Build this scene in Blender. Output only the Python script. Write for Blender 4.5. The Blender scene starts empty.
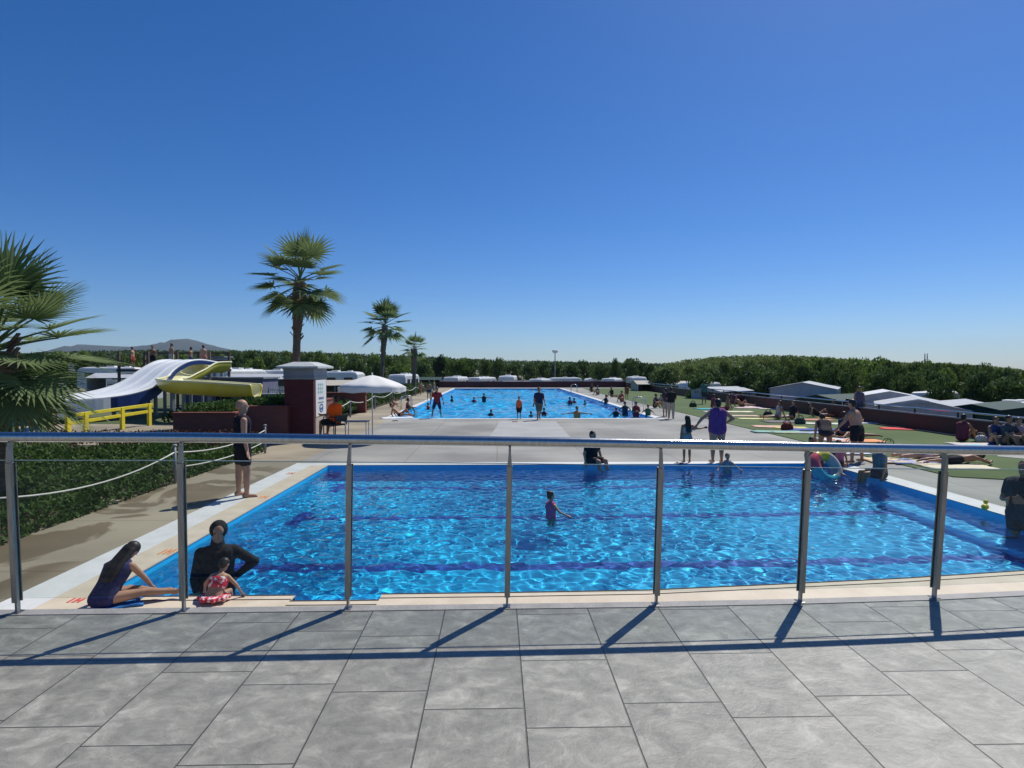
import bpy, bmesh, math, random
import numpy as np
from mathutils import Vector, Matrix, Euler
random.seed(7); rnd = random.random
sc = bpy.context.scene; COL = sc.collection
R = math.radians
uni = random.uniform

# ---------------------------------------------------------------- camera
cam = bpy.data.cameras.new('camera'); cam_o = bpy.data.objects.new('camera', cam); COL.objects.link(cam_o); sc.camera = cam_o
FPX = 600.0
cam.sensor_width = 36; cam.lens = FPX/1024*36; cam.clip_start = .05; cam.clip_end = 12000
HC = 2.4
cam_o.location = (0, 0, HC); cam_o.rotation_euler = (R(90-1.43), 0, R(-1.43))
MW = cam_o.rotation_euler.to_matrix()
def ray(x, y): return MW @ Vector(((x-512)/FPX, (384-y)/FPX, -1))
def G(x, y, z=0.0):                      # photograph pixel -> point on the level z
    d = ray(x, y); t = (z-HC)/d.z
    return Vector((d.x*t, d.y*t, z))
def P(x, y, Y):                          # photograph pixel -> point at distance Y
    d = ray(x, y); t = Y/d.y
    return Vector((d.x*t, Y, HC+d.z*t))

# ---------------------------------------------------------------- materials
def newmat(name, col, rough=.6, metal=0.0, spec=.5):
    m = bpy.data.materials.new(name); m.use_nodes = True
    b = m.node_tree.nodes['Principled BSDF']
    b.inputs['Base Color'].default_value = (*col, 1); b.inputs['Roughness'].default_value = rough
    b.inputs['Metallic'].default_value = metal; b.inputs['Specular IOR Level'].default_value = spec
    return m
def N(m, t, **kw):
    n = m.node_tree.nodes.new(t)
    for k, v in kw.items(): setattr(n, k, v)
    return n
def LK(m, a, b): m.node_tree.links.new(a, b)
def noisy(name, c1, c2, scale=3, rough=.7, metal=0, bump=0.0, detail=4, lo=.35, hi=.65, bscale=None, spec=.4, stretch=None):
    m = newmat(name, c1, rough, metal, spec); b = m.node_tree.nodes['Principled BSDF']
    tc = N(m, 'ShaderNodeTexCoord'); src = tc.outputs['Object']
    if stretch:
        mp = N(m, 'ShaderNodeMapping'); mp.inputs['Scale'].default_value = stretch; LK(m, src, mp.inputs[0]); src = mp.outputs[0]
    nz = N(m, 'ShaderNodeTexNoise'); nz.inputs['Scale'].default_value = scale; nz.inputs['Detail'].default_value = detail
    LK(m, src, nz.inputs['Vector'])
    cr = N(m, 'ShaderNodeValToRGB'); e = cr.color_ramp.elements
    e[0].position = lo; e[0].color = (*c1, 1); e[1].position = hi; e[1].color = (*c2, 1)
    LK(m, nz.outputs['Fac'], cr.inputs[0]); LK(m, cr.outputs[0], b.inputs['Base Color'])
    if bump:
        n2 = N(m, 'ShaderNodeTexNoise'); n2.inputs['Scale'].default_value = bscale or scale*6; n2.inputs['Detail'].default_value = 5
        LK(m, src, n2.inputs['Vector'])
        bp = N(m, 'ShaderNodeBump'); bp.inputs['Strength'].default_value = bump; bp.inputs['Distance'].default_value = .02
        LK(m, n2.outputs['Fac'], bp.inputs['Height']); LK(m, bp.outputs[0], b.inputs['Normal'])
    return m
MATS = {}
def fab(col, rough=.85):
    k = ('fab', tuple(col))
    if k not in MATS:
        c2 = tuple(min(1, c*1.25+.01) for c in col)
        MATS[k] = noisy('fabric', col, c2, 30, rough, bump=.1, spec=.2)
    return MATS[k]
def skin(i):
    k = ('skin', i)
    if k not in MATS:
        c = [(.50,.27,.17), (.36,.18,.10), (.21,.10,.055), (.60,.36,.25)][i]
        m = noisy('skin', c, tuple(x*.86 for x in c), 6, .5, spec=.35)
        MATS[k] = m
    return MATS[k]
HAIR = noisy('hair', (.012,.009,.008), (.03,.02,.015), 40, .5, stretch=(1,1,.2))
HAIRB = noisy('hair_brown', (.05,.028,.015), (.09,.05,.03), 40, .55, stretch=(1,1,.2))
STEEL = noisy('brushed_steel', (.50,.49,.47), (.60,.59,.57), 60, .22, 1.0, bump=.05, stretch=(1,1,.15))
STEELD = noisy('steel_bar', (.30,.28,.26), (.38,.36,.33), 60, .3, 1.0, bump=.05, stretch=(1,1,.15))
WHITEP = noisy('white_paint', (.78,.78,.76), (.70,.70,.68), 2, .45)
GREYP = noisy('grey_paint', (.22,.23,.25), (.28,.29,.31), 2, .5)
DARKP = noisy('dark_paint', (.02,.021,.025), (.035,.035,.04), 3, .45)
MAROON = noisy('maroon_board', (.085,.012,.016), (.055,.010,.014), 3, .5, stretch=(1,1,6))
BROWNW = noisy('red_brown_render', (.24,.07,.05), (.19,.055,.04), 4, .8, bump=.3)
YELLOW = noisy('yellow_gelcoat', (.60,.52,.05), (.66,.58,.10), 2, .3)
YELIN = noisy('pale_yellow_gelcoat', (.78,.74,.45), (.72,.68,.38), 2, .3)
YPAINT = noisy('yellow_paint', (.75,.62,.03), (.66,.54,.03), 5, .5)
SLIDEW = noisy('white_gelcoat', (.82,.83,.82), (.74,.76,.76), 1.2, .3)
NAVY = noisy('navy_gelcoat', (.012,.035,.16), (.02,.05,.2), 2, .35)
SKYB = noisy('light_blue_gelcoat', (.06,.24,.58), (.08,.28,.62), 2, .4)
GLASSD = newmat('dark_window', (.015,.018,.022), .08)
BARK = noisy('bark', (.10,.075,.055), (.17,.13,.10), 12, .95, bump=.8, stretch=(1,1,.3))
PBARK = noisy('palm_bark', (.13,.095,.07), (.24,.18,.13), 9, .95, bump=1.0, stretch=(.5,.5,5))
ROPE = noisy('rope', (.68,.66,.60), (.55,.53,.47), 80, .9)

def leafmat(name, c1, c2, transl=.3, scale=1.5):
    m = bpy.data.materials.new(name); m.use_nodes = True; nt = m.node_tree; nt.nodes.clear()
    out = N(m, 'ShaderNodeOutputMaterial'); mix = N(m, 'ShaderNodeMixShader')
    d = N(m, 'ShaderNodeBsdfPrincipled'); d.inputs['Roughness'].default_value = .65; d.inputs['Specular IOR Level'].default_value = .15
    t = N(m, 'ShaderNodeBsdfTranslucent')
    g = N(m, 'ShaderNodeNewGeometry'); nz = N(m, 'ShaderNodeTexNoise'); nz.inputs['Scale'].default_value = scale
    oi = N(m, 'ShaderNodeObjectInfo'); ad = N(m, 'ShaderNodeMath', operation='ADD')
    tc = N(m, 'ShaderNodeTexCoord'); LK(m, tc.outputs['Object'], nz.inputs['Vector'])
    mul = N(m, 'ShaderNodeMath', operation='MULTIPLY_ADD'); mul.inputs[1].default_value = .45
    LK(m, g.outputs['Random Per Island'], mul.inputs[0]); LK(m, nz.outputs['Fac'], mul.inputs[2])
    m2 = N(m, 'ShaderNodeMath', operation='MULTIPLY_ADD'); m2.inputs[1].default_value = .75
    LK(m, oi.outputs['Random'], m2.inputs[0]); LK(m, mul.outputs[0], m2.inputs[2])
    cr = N(m, 'ShaderNodeValToRGB'); e = cr.color_ramp.elements
    e[0].position = .55; e[0].color = (*c1, 1); e[1].position = 1.45; e[1].color = (*c2, 1)
    LK(m, m2.outputs[0], cr.inputs[0]); LK(m, cr.outputs[0], d.inputs['Base Color']); LK(m, cr.outputs[0], t.inputs['Color'])
    mix.inputs[0].default_value = transl
    LK(m, d.outputs[0], mix.inputs[1]); LK(m, t.outputs[0], mix.inputs[2]); LK(m, mix.outputs[0], out.inputs[0])
    return m
LEAF = leafmat('leaf', (.035,.075,.014), (.17,.25,.05), .4)
LEAFD = leafmat('leaf_dark', (.022,.05,.016), (.095,.15,.04), .35)
IVY = leafmat('ivy_leaf', (.013,.038,.008), (.06,.115,.024), .25, .8)
PALML = leafmat('palm_leaf', (.045,.085,.030), (.19,.25,.10), .35)
DRYL = leafmat('dry_palm_leaf', (.14,.10,.05), (.30,.23,.13), .2)

# ---------------------------------------------------------------- mesh helpers
class MB:
    def __init__(s): s.v = []; s.f = []; s.smooth = False
    def add(s, vs, fs):
        o = len(s.v); s.v += [tuple(v) for v in vs]; s.f += [tuple(i+o for i in f) for f in fs]; return s
    def box(s, x0, x1, y0, y1, z0, z1, M=None):
        vs = [Vector((x, y, z)) for z in (z0, z1) for x, y in ((x0,y0),(x1,y0),(x1,y1),(x0,y1))]
        if M is not None: vs = [M @ v for v in vs]
        return s.add(vs, [(3,2,1,0),(4,5,6,7),(0,1,5,4),(1,2,6,5),(2,3,7,6),(3,0,4,7)])
    def beam(s, a, b, w, h, up=(0,0,1)):
        a = Vector(a); b = Vector(b); d = (b-a).normalized(); u = Vector(up)
        r = d.cross(u)
        if r.length < 1e-4: r = d.cross(Vector((1,0,0)))
        r.normalize(); u = r.cross(d)
        vs = [p + r*i*w/2 + u*j*h/2 for p in (a, b) for i, j in ((-1,-1),(1,-1),(1,1),(-1,1))]
        return s.add(vs, [(0,1,2,3),(7,6,5,4),(0,4,5,1),(1,5,6,2),(2,6,7,3),(3,7,4,0)])
    def tube(s, pts, r, n=10, caps=True):
        pts = [Vector(p) for p in pts]; rs = r if isinstance(r, (list, tuple)) else [r]*len(pts)
        base = len(s.v); prev = None
        for i, p in enumerate(pts):
            t = (pts[min(i+1, len(pts)-1)] - pts[max(i-1, 0)]).normalized()
            if prev is None:
                a = t.cross(Vector((0,0,1)))
                if a.length < .05: a = t.cross(Vector((1,0,0)))
            else: a = prev - t*prev.dot(t)
            a.normalize(); prev = a; b = t.cross(a)
            for k in range(n):
                an = 2*math.pi*k/n
                s.v.append(tuple(p + (a*math.cos(an) + b*math.sin(an))*rs[i]))
        for i in range(len(pts)-1):
            for k in range(n):
                k2 = (k+1) % n
                s.f.append((base+i*n+k, base+i*n+k2, base+(i+1)*n+k2, base+(i+1)*n+k))
        if caps:
            s.f.append(tuple(base+k for k in range(n))[::-1]); e = base+(len(pts)-1)*n
            s.f.append(tuple(e+k for k in range(n)))
        return s
    def lathe(s, prof, n=24, c=(0,0,0), M=None):
        base = len(s.v); c = Vector(c)
        for r, z in prof:
            for k in range(n):
                a = 2*math.pi*k/n; v = Vector((r*math.cos(a), r*math.sin(a), z))
                if M is not None: v = M @ v
                s.v.append(tuple(v+c))
        for i in range(len(prof)-1):
            for k in range(n):
                k2 = (k+1) % n
                s.f.append((base+i*n+k, base+i*n+k2, base+(i+1)*n+k2, base+(i+1)*n+k))
        return s
    def cap(s, a, b, ra, rb, n=10):            # tapered capsule
        a = Vector(a); b = Vector(b); d = b-a
        if d.length < 1e-5: d = Vector((0,0,1e-5))
        t = d.normalized(); pts = []; rs = []
        for k in range(4):
            an = math.pi/2*(k/3.0); pts.append(a - t*ra*math.cos(an)); rs.append(max(ra*math.sin(an), 1e-4))
        for k in range(4):
            an = math.pi/2*(k/3.0); pts.append(b + t*rb*math.sin(an)); rs.append(max(rb*math.cos(an), 1e-4))
        base = len(s.v)
        u = t.cross(Vector((0,0,1)));
        if u.length < .05: u = t.cross(Vector((1,0,0)))
        u.normalize(); w = t.cross(u)
        for p, r in zip(pts, rs):
            for k in range(n):
                an = 2*math.pi*k/n; s.v.append(tuple(p + (u*math.cos(an)+w*math.sin(an))*r))
        for i in range(7):
            for k in range(n):
                k2 = (k+1) % n
                s.f.append((base+i*n+k, base+i*n+k2, base+(i+1)*n+k2, base+(i+1)*n+k))
        s.f.append(tuple(base+k for k in range(n))[::-1]); s.f.append(tuple(base+7*n+k for k in range(n)))
        return s
    def ell(s, c, r, M=None, n=14, m=9):
        base = len(s.v); c = Vector(c)
        for i in range(m+1):
            th = math.pi*i/m
            for k in range(n):
                a = 2*math.pi*k/n
                v = Vector((r[0]*max(math.sin(th), .01)*math.cos(a), r[1]*max(math.sin(th), .01)*math.sin(a), r[2]*math.cos(th)))
                if M is not None: v = M @ v
                s.v.append(tuple(v+c))
        for i in range(m):
            for k in range(n):
                k2 = (k+1) % n
                s.f.append((base+i*n+k2, base+i*n+k, base+(i+1)*n+k, base+(i+1)*n+k2))
        s.f.append(tuple(base+k for k in range(n))); s.f.append(tuple(base+m*n+k for k in range(n))[::-1])
        return s
    def prism(s, poly, z0, z1):                 # horizontal polygon (ccw) with thickness
        n = len(poly)
        return s.add([(x, y, z0) for x, y in poly]+[(x, y, z1) for x, y in poly],
                     [tuple(range(n))[::-1], tuple(range(n, 2*n))]+[(i, (i+1) % n, n+(i+1) % n, n+i) for i in range(n)])
    def build(s, name, mat, parent=None, smooth=False, bevel=0):
        me = bpy.data.meshes.new(name); me.from_pydata(s.v, [], s.f); me.update()
        o = bpy.data.objects.new(name, me); COL.objects.link(o)
        if mat is not None: me.materials.append(mat)
        if parent is not None: o.parent = parent
        if smooth:
            me.polygons.foreach_set('use_smooth', [True]*len(me.polygons))
        if bevel:
            b = o.modifiers.new('bevel', 'BEVEL'); b.width = bevel; b.segments = 2; b.limit_method = 'ANGLE'
        return o
def tag(o, label=None, cat=None, group=None, kind=None):
    if label: o['label'] = label
    if cat: o['category'] = cat
    if group: o['group'] = group
    if kind: o['kind'] = kind
    return o
def thing(name, label, cat, loc=(0,0,0), rz=0, group=None):
    o = bpy.data.objects.new(name, None); COL.objects.link(o); o.empty_display_size = .2
    o.location = loc; o.rotation_euler = (0,0,rz); return tag(o, label, cat, group)
KIDS = {}
def copy_tree(o, parent=None):
    c = o.copy(); COL.objects.link(c); c.parent = parent
    for ch in [x for x in o.children]: copy_tree(ch, c)
    return c
def struct(o): o['kind'] = 'structure'; return o

# ---------------------------------------------------------------- world and sun
SUN_EL, SUN_AZ = R(52.5), R(39)
w = bpy.data.worlds.new('World'); sc.world = w; w.use_nodes = True; nt = w.node_tree
sk = nt.nodes.new('ShaderNodeTexSky'); sk.sky_type = 'NISHITA'; sk.sun_disc = False
sk.sun_elevation = SUN_EL; sk.sun_rotation = SUN_AZ; sk.altitude = 1500; sk.air_density = 1.0; sk.dust_density = 1.1; sk.ozone_density = 3.0
hs = nt.nodes.new('ShaderNodeHueSaturation'); hs.inputs['Saturation'].default_value = 1.32; hs.inputs['Value'].default_value = 1.0
nt.links.new(sk.outputs[0], hs.inputs['Color']); sm = nt.nodes.new('ShaderNodeMix'); sm.data_type = 'RGBA'; sm.blend_type = 'MULTIPLY'; sm.inputs[0].default_value = 1; sm.inputs[7].default_value = (.82, .955, 1.20, 1)
nt.links.new(hs.outputs[0], sm.inputs[6]); nt.links.new(sm.outputs[2], nt.nodes['Background'].inputs[0])
nt.nodes['Background'].inputs[1].default_value = .085
L = bpy.data.lights.new('sun', 'SUN'); L.energy = 4.5; L.angle = R(.5); L.color = (1, .975, .90)
so = bpy.data.objects.new('sun', L); COL.objects.link(so); so.location = (20, 30, 40)
sd = Vector((math.sin(SUN_AZ)*math.cos(SUN_EL), math.cos(SUN_AZ)*math.cos(SUN_EL), math.sin(SUN_EL)))
so.rotation_euler = sd.to_track_quat('Z', 'Y').to_euler()
L.cycles.is_caustics_light = True
sc.view_settings.view_transform = 'Standard'; sc.view_settings.look = 'None'; sc.view_settings.gamma = 1
sc.view_settings.exposure = 0.0
cy = sc.cycles; cy.use_denoising = True; cy.max_bounces = 10; cy.transparent_max_bounces = 16; cy.sample_clamp_indirect = 15
cy.caustics_refractive = True; cy.caustics_reflective = False; cy.blur_glossy = .5

# ---------------------------------------------------------------- ground and pool basins
GZ = -1.6
def gmat():
    m = noisy('camp_ground', (.10,.11,.05), (.26,.22,.15), .08, .95, detail=6, lo=.4, hi=.6)
    return m
def grid_ground():
    mb = MB(); n = 60; S = 3200
    mb.add([(-S,-S,GZ),(S,-S,GZ),(S,S,GZ),(-S,S,GZ)], [(0,1,2,3)])
    return struct(mb.build('ground', gmat()))
grid_ground()
# near pool
WX0, WX1 = -4.2, 8.3
NF = 14.95
near_edge = [(-4.2, 6.32), (-2.13, 6.32), (-2.13, 6.16), (-1.22, 6.16), (-1.22, 6.33), (0.2, 6.34), (1.6, 6.37), (3.0, 6.50), (4.6, 6.66), (6.2, 6.88), (8.3, 7.2)]
pool_poly = near_edge + [(8.3, NF), (-4.2, NF)]
PD = -1.1; WL = -.075
def tilemat(name, c1, c2, s, grout):
    m = newmat(name, c1, .35); b = m.node_tree.nodes['Principled BSDF']
    g = N(m, 'ShaderNodeNewGeometry'); br = N(m, 'ShaderNodeTexBrick'); br.offset = 0
    br.inputs['Color1'].default_value = (*c1, 1); br.inputs['Color2'].default_value = (*c2, 1); br.inputs['Mortar'].default_value = (*grout, 1)
    br.inputs['Scale'].default_value = 1; br.inputs['Brick Width'].default_value = s*2; br.inputs['Row Height'].default_value = s
    br.inputs['Mortar Size'].default_value = .004
    LK(m, g.outputs['Position'], br.inputs['Vector']); LK(m, br.outputs[0], b.inputs['Base Color'])
    return m
POOLT = tilemat('pool_tile', (.012,.54,.98), (.018,.58,.99), .125, (.012,.48,.92))
LANE = newmat('lane_tile', (.02,.08,.46), .4)
def basin(poly, depth, name, top=0.0):
    mb = MB(); n = len(poly)
    mb.add([(x, y, depth) for x, y in poly], [tuple(range(n))])
    for i in range(n):
        a, b = poly[i], poly[(i+1) % n]
        mb.add([(a[0],a[1],depth),(b[0],b[1],depth),(b[0],b[1],top),(a[0],a[1],top)], [(3,2,1,0)])
    o = mb.build(name, POOLT); o.cycles.is_caustics_receiver = True
    return struct(o)
basin(pool_poly, PD, 'pool_basin', -.003)
fp_poly = [(-5.15, 29.0), (7.7, 29.0), (7.7, 74), (-5.15, 74)]
basin(fp_poly, -1.4, 'far_pool_basin', -.003)
mb = MB()
for yl in (8.5, 11.05, 13.6):
    mb.box(-3.5, 7.5, yl-.125, yl+.125, PD+.002, PD+.006)
    for xe in (-3.62, 7.62): mb.box(xe-.12, xe+.12, yl-.45, yl+.45, PD+.002, PD+.006)
o = mb.build('lane_lines', LANE); o.cycles.is_caustics_receiver = True; struct(o)
mb = MB(); mb.box(7.55, 8.297, 7.6, 11.6, PD+.003, -.72)
o = mb.build('pool_bench', POOLT); o.cycles.is_caustics_receiver = True; struct(o)
# water
def water(name, poly, s, amp, lam0, lamk, seed, mat, n=44):
    rs = random.Random(seed)
    x0, x1 = min(p[0] for p in poly), max(p[0] for p in poly); y0, y1 = min(p[1] for p in poly), max(p[1] for p in poly)
    nx, ny = int((x1-x0)/s), int((y1-y0)/s)
    X, Y = np.meshgrid(np.linspace(x0, x1, nx+1), np.linspace(y0, y1, ny+1))
    Z = np.zeros_like(X)
    for i in range(n):
        lam = lam0*lamk**rs.random(); a = rs.random()*6.283; k = 6.283/lam
        Z += lam*amp*np.sin(k*math.cos(a)*X+k*math.sin(a)*Y+rs.random()*6.28)
    # calmer and rougher patches
    Z *= .75+.35*np.sin(X*.7+1+.4*np.sin(Y*.5))*np.cos(Y*.45+.3*X)
    if name == 'water':                    # rings round the bathers
        for cx, cy_, a_ in ((.92,10.05,.010),(-3.27,7.05,.010),(5.62,14.45,.008),(7.85,13.75,.012),(8.12,9.0,.010),(7.4,13.5,.008),(2.5,14.7,.006)):
            r_ = np.sqrt((X-cx)**2+(Y-cy_)**2); Z += a_*np.sin(r_*26)*np.exp(-r_/.55)
    V = np.stack([X, Y, Z+WL], -1).reshape(-1, 3)
    ys_edge = np.interp(X[0], [p[0] for p in near_edge if p[1] > 6.2], [p[1] for p in near_edge if p[1] > 6.2]) if name == 'water' else None
    if name == 'water':                     # follow the curved near edge
        V = V.reshape(ny+1, nx+1, 3)
        for i in range(nx+1):
            e = ys_edge[i]
            if -2.13 < X[0, i] < -1.22: e = 6.16
            t = (V[:, i, 1]-y0)/(y1-y0)
            V[:, i, 1] = np.maximum(V[:, i, 1], e)
        V = V.reshape(-1, 3)
    F = [(j*(nx+1)+i, j*(nx+1)+i+1, (j+1)*(nx+1)+i+1, (j+1)*(nx+1)+i) for j in range(ny) for i in range(nx)]
    if name == 'water':
        F = [f for f in F if (V[f[2]][1]-V[f[1]][1]) > 1e-4 or (V[f[3]][1]-V[f[0]][1]) > 1e-4]
    me = bpy.data.meshes.new(name); me.from_pydata(V.tolist(), [], F); me.materials.append(mat)
    me.polygons.foreach_set('use_smooth', [True]*len(me.polygons))
    o = bpy.data.objects.new(name, me); COL.objects.link(o); return struct(o)
def watermat(name, tint):
    m = newmat(name, tint, 0.0, 0, .5); b = m.node_tree.nodes['Principled BSDF']
    b.inputs['IOR'].default_value = 1.33; b.inputs['Transmission Weight'].default_value = 1
    return m
WM = watermat('pool_water', (.80,1.0,1.0))
wo = water('water', pool_poly, .027, .0031, .11, 3.6, 3, WM); wo.cycles.is_caustics_caster = True
wf = water('far_pool_water', fp_poly, .11, .0062, .5, 3.2, 5, WM); wf.cycles.is_caustics_caster = True

# deck: slab pieces round the two basins
def deckmat():
    m = newmat('concrete_deck', (.42,.39,.35), .8); b = m.node_tree.nodes['Principled BSDF']
    g = N(m, 'ShaderNodeNewGeometry')
    n1 = N(m, 'ShaderNodeTexNoise'); n1.inputs['Scale'].default_value = .35; n1.inputs['Detail'].default_value = 8; LK(m, g.outputs['Position'], n1.inputs['Vector'])
    c1 = N(m, 'ShaderNodeValToRGB'); c1.color_ramp.elements[0].position = .35; c1.color_ramp.elements[0].color = (.205,.198,.175,1)
    c1.color_ramp.elements[1].position = .68; c1.color_ramp.elements[1].color = (.37,.352,.312,1); LK(m, n1.outputs['Fac'], c1.inputs[0])
    # damp patches dragged out by feet along the hedge side
    mp = N(m, 'ShaderNodeMapping'); mp.inputs['Scale'].default_value = (.8,.55,1); mp.inputs['Rotation'].default_value = (0,0,.5); LK(m, g.outputs['Position'], mp.inputs[0])
    n2 = N(m, 'ShaderNodeTexNoise'); n2.inputs['Scale'].default_value = .9; n2.inputs['Detail'].default_value = 5; n2.inputs['Distortion'].default_value = 1.2; LK(m, mp.outputs[0], n2.inputs['Vector'])
    c2 = N(m, 'ShaderNodeValToRGB'); c2.color_ramp.elements[0].position = .49; c2.color_ramp.elements[0].color = (1,1,1,1)
    c2.color_ramp.elements[1].position = .53; c2.color_ramp.elements[1].color = (.50,.44,.36,1); LK(m, n2.outputs['Fac'], c2.inputs[0])
    sx = N(m, 'ShaderNodeSeparateXYZ'); LK(m, g.outputs['Position'], sx.inputs[0])
    lt = N(m, 'ShaderNodeMapRange'); lt.inputs['From Min'].default_value = -4.9; lt.inputs['From Max'].default_value = -5.4; LK(m, sx.outputs['X'], lt.inputs[0])
    ly = N(m, 'ShaderNodeMapRange'); ly.inputs['From Min'].default_value = 17; ly.inputs['From Max'].default_value = 14; LK(m, sx.outputs['Y'], ly.inputs[0])
    pr = N(m, 'ShaderNodeMath', operation='MULTIPLY'); LK(m, lt.outputs[0], pr.inputs[0]); LK(m, ly.outputs[0], pr.inputs[1])
    mx = N(m, 'ShaderNodeMix', data_type='RGBA', blend_type='MULTIPLY'); LK(m, pr.outputs[0], mx.inputs[0]); LK(m, c1.outputs[0], mx.inputs[6]); LK(m, c2.outputs[0], mx.inputs[7])
    # saw-cut joints
    br = N(m, 'ShaderNodeTexBrick'); br.offset = 0; br.inputs['Scale'].default_value = 1; br.inputs['Brick Width'].default_value = 2.4; br.inputs['Row Height'].default_value = 2.4
    br.inputs['Mortar Size'].default_value = .012; br.inputs['Color1'].default_value = (1,1,1,1); br.inputs['Color2'].default_value = (.93,.93,.93,1); br.inputs['Mortar'].default_value = (.6,.58,.56,1)
    LK(m, g.outputs['Position'], br.inputs['Vector'])
    m3 = N(m, 'ShaderNodeMix', data_type='RGBA', blend_type='MULTIPLY'); m3.inputs[0].default_value = 1; LK(m, mx.outputs[2], m3.inputs[6]); LK(m, br.outputs[0], m3.inputs[7])
    sd_ = N(m, 'ShaderNodeMapRange'); sd_.inputs['From Min'].default_value = -5.07; sd_.inputs['From Max'].default_value = -5.09; LK(m, sx.outputs['X'], sd_.inputs[0])
    m5 = N(m, 'ShaderNodeMix', data_type='RGBA', blend_type='MULTIPLY'); LK(m, sd_.outputs[0], m5.inputs[0]); LK(m, m3.outputs[2], m5.inputs[6]); m5.inputs[7].default_value = (1.12,.98,.76,1)
    LK(m, m5.outputs[2], b.inputs['Base Color'])
    n4 = N(m, 'ShaderNodeTexNoise'); n4.inputs['Scale'].default_value = 40; LK(m, g.outputs['Position'], n4.inputs['Vector'])
    bp = N(m, 'ShaderNodeBump'); bp.inputs['Strength'].default_value = .25; bp.inputs['Distance'].default_value = .01; LK(m, n4.outputs['Fac'], bp.inputs['Height']); LK(m, bp.outputs[0], b.inputs['Normal'])
    return m
DECK = deckmat()
mb = MB()
DX0, DX1, DY0, DY1 = -7.5, 16.5, 2.0, 78
I_ = .004
def slab(x0, x1, y0, y1):
    if x0 in (WX1, 7.7): x0 += I_
    if x1 in (WX0, -5.15): x1 -= I_
    if y0 in (NF, 74) and x0 == DX0 and x1 == DX1: y0 += I_
    if y1 == 29.0 and x1 == DX1: y1 -= I_
    mb.box(x0, x1, y0, y1, GZ-.2, 0)
slab(DX0, WX0, DY0, NF); slab(WX1, DX1, DY0, NF); slab(DX0, DX1, NF, 29.0)
slab(DX0, -5.15, 29.0, 74); slab(7.7, DX1, 29.0, 74); slab(DX0, DX1, 74, DY1)
mb.prism([(p[0], p[1]-I_) for p in near_edge] [::-1] + [(-4.2, DY0), (8.3, DY0)], GZ-.2, 0)
slab(-34, DX0, 19.0, 26.5)
struct(mb.build('pool_deck', DECK))
# repaired, paler bays of the deck
mb = MB()
for pts4 in ([(500,421.5),(556,421.5),(572,439),(488,439)],):
    g4 = [G(x, y) for x, y in pts4]; mb.prism([(g.x, g.y) for g in g4][::-1], .001, .005)
PATCH = noisy('pale_concrete_bay', (.33,.325,.31), (.40,.395,.38), .8, .8, bump=.2); struct(mb.build('deck_bay', PATCH))
# copings
CREAM = noisy('cream_coping', (.66,.56,.42), (.58,.48,.35), 3, .6, bump=.2)
WHITEC = noisy('white_coping', (.70,.69,.66), (.62,.61,.58), 3, .6, bump=.2)
mb = MB()
mb.box(-5.08, -4.62, 4.5, 15.32, .001, .012); mb.box(-4.617, 8.78, 14.96, 15.32, .001, .012)
mb.box(8.30, 8.78, 5.5, 14.957, .001, .012)
mb.box(-5.5, -5.15, 28.6, 74.4, .001, .012); mb.box(-5.147, 7.7, 28.6, 28.99, .001, .012); mb.box(7.703, 8.1, 28.6, 74.4, .001, .012); mb.box(-5.147, 7.7, 74.01, 74.4, .001, .012)
struct(mb.build('white_coping', WHITEC))
mb = MB()
mb.box(-4.617, -4.19, 4.5, 14.957, .001, .016)
pts = near_edge
for i in range(len(pts)-1):
    a, b = pts[i], pts[i+1]
    if a[0] == b[0]: continue
    mb.prism([(a[0], a[1]-.9), (b[0], b[1]-.9), (b[0], b[1]+.012), (a[0], a[1]+.012)], .002, .018)
struct(mb.build('cream_coping', CREAM))
mb = MB()          # grating slot behind the coping lip
DSLOT = newmat('slot', (.06,.05,.045), .8)
for i in range(len(pts)-1):
    a, b = pts[i], pts[i+1]
    if a[0] == b[0]: continue
    mb.prism([(a[0], a[1]-.125), (b[0], b[1]-.125), (b[0], b[1]-.11), (a[0], a[1]-.11)], .019, .022)
    mb.prism([(a[0], a[1]-.012), (b[0], b[1]-.012), (b[0], b[1]+.004), (a[0], a[1]+.004)], .019, .024)
struct(mb.build('coping_joint', DSLOT))
ORANGE = newmat('orange_mark', (.75,.26,.08), .6); REDM = newmat('red_mark', (.62,.12,.08), .6)
def mark(x, y, m, lab, sx=.08, sy=.11):
    p = G(x, y); q = MB()
    q.box(-sx, -sx+.025, -sy, sy, .0, .003); q.box(-.02, .01, -sy, sy, 0, .003); q.box(sx-.04, sx-.01, -sy, sy, 0, .003); q.box(-.02, sx-.01, -.012, .014, .0005, .0035)
    o = q.build('depth_marking', m); o.location = (p.x, p.y, .0165); tag(o, lab, 'marking', 'painted depth markings on the coping')
mark(77, 602, REDM, 'red painted depth marking on the cream coping at the near left corner', .07, .06)
mark(168, 553, ORANGE, 'orange depth marking on the left coping beside the woman in black')
mark(264, 498, ORANGE, 'orange depth marking on the left coping, just right of the bald man')
mark(291, 474, ORANGE, 'farthest orange depth marking on the left coping near the pool corner')
# turf and strip on the right
TURF = noisy('artificial_turf', (.085,.125,.048), (.115,.155,.062), .5, .9, bump=.5, bscale=60, spec=.15)
mb = MB(); mb.prism([(10.1, 13.0), (16.45, 10.5), (16.45, 74), (10.6, 74), (10.1, 60)], .001, .02)
o = struct(mb.build('turf', TURF))
mb = MB(); mb.prism([(13.6, 15.9), (16.44, 12.6), (16.44, 16.4), (14.2, 16.8)], .021, .03); struct(mb.build('paved_strip', DECK))

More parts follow.
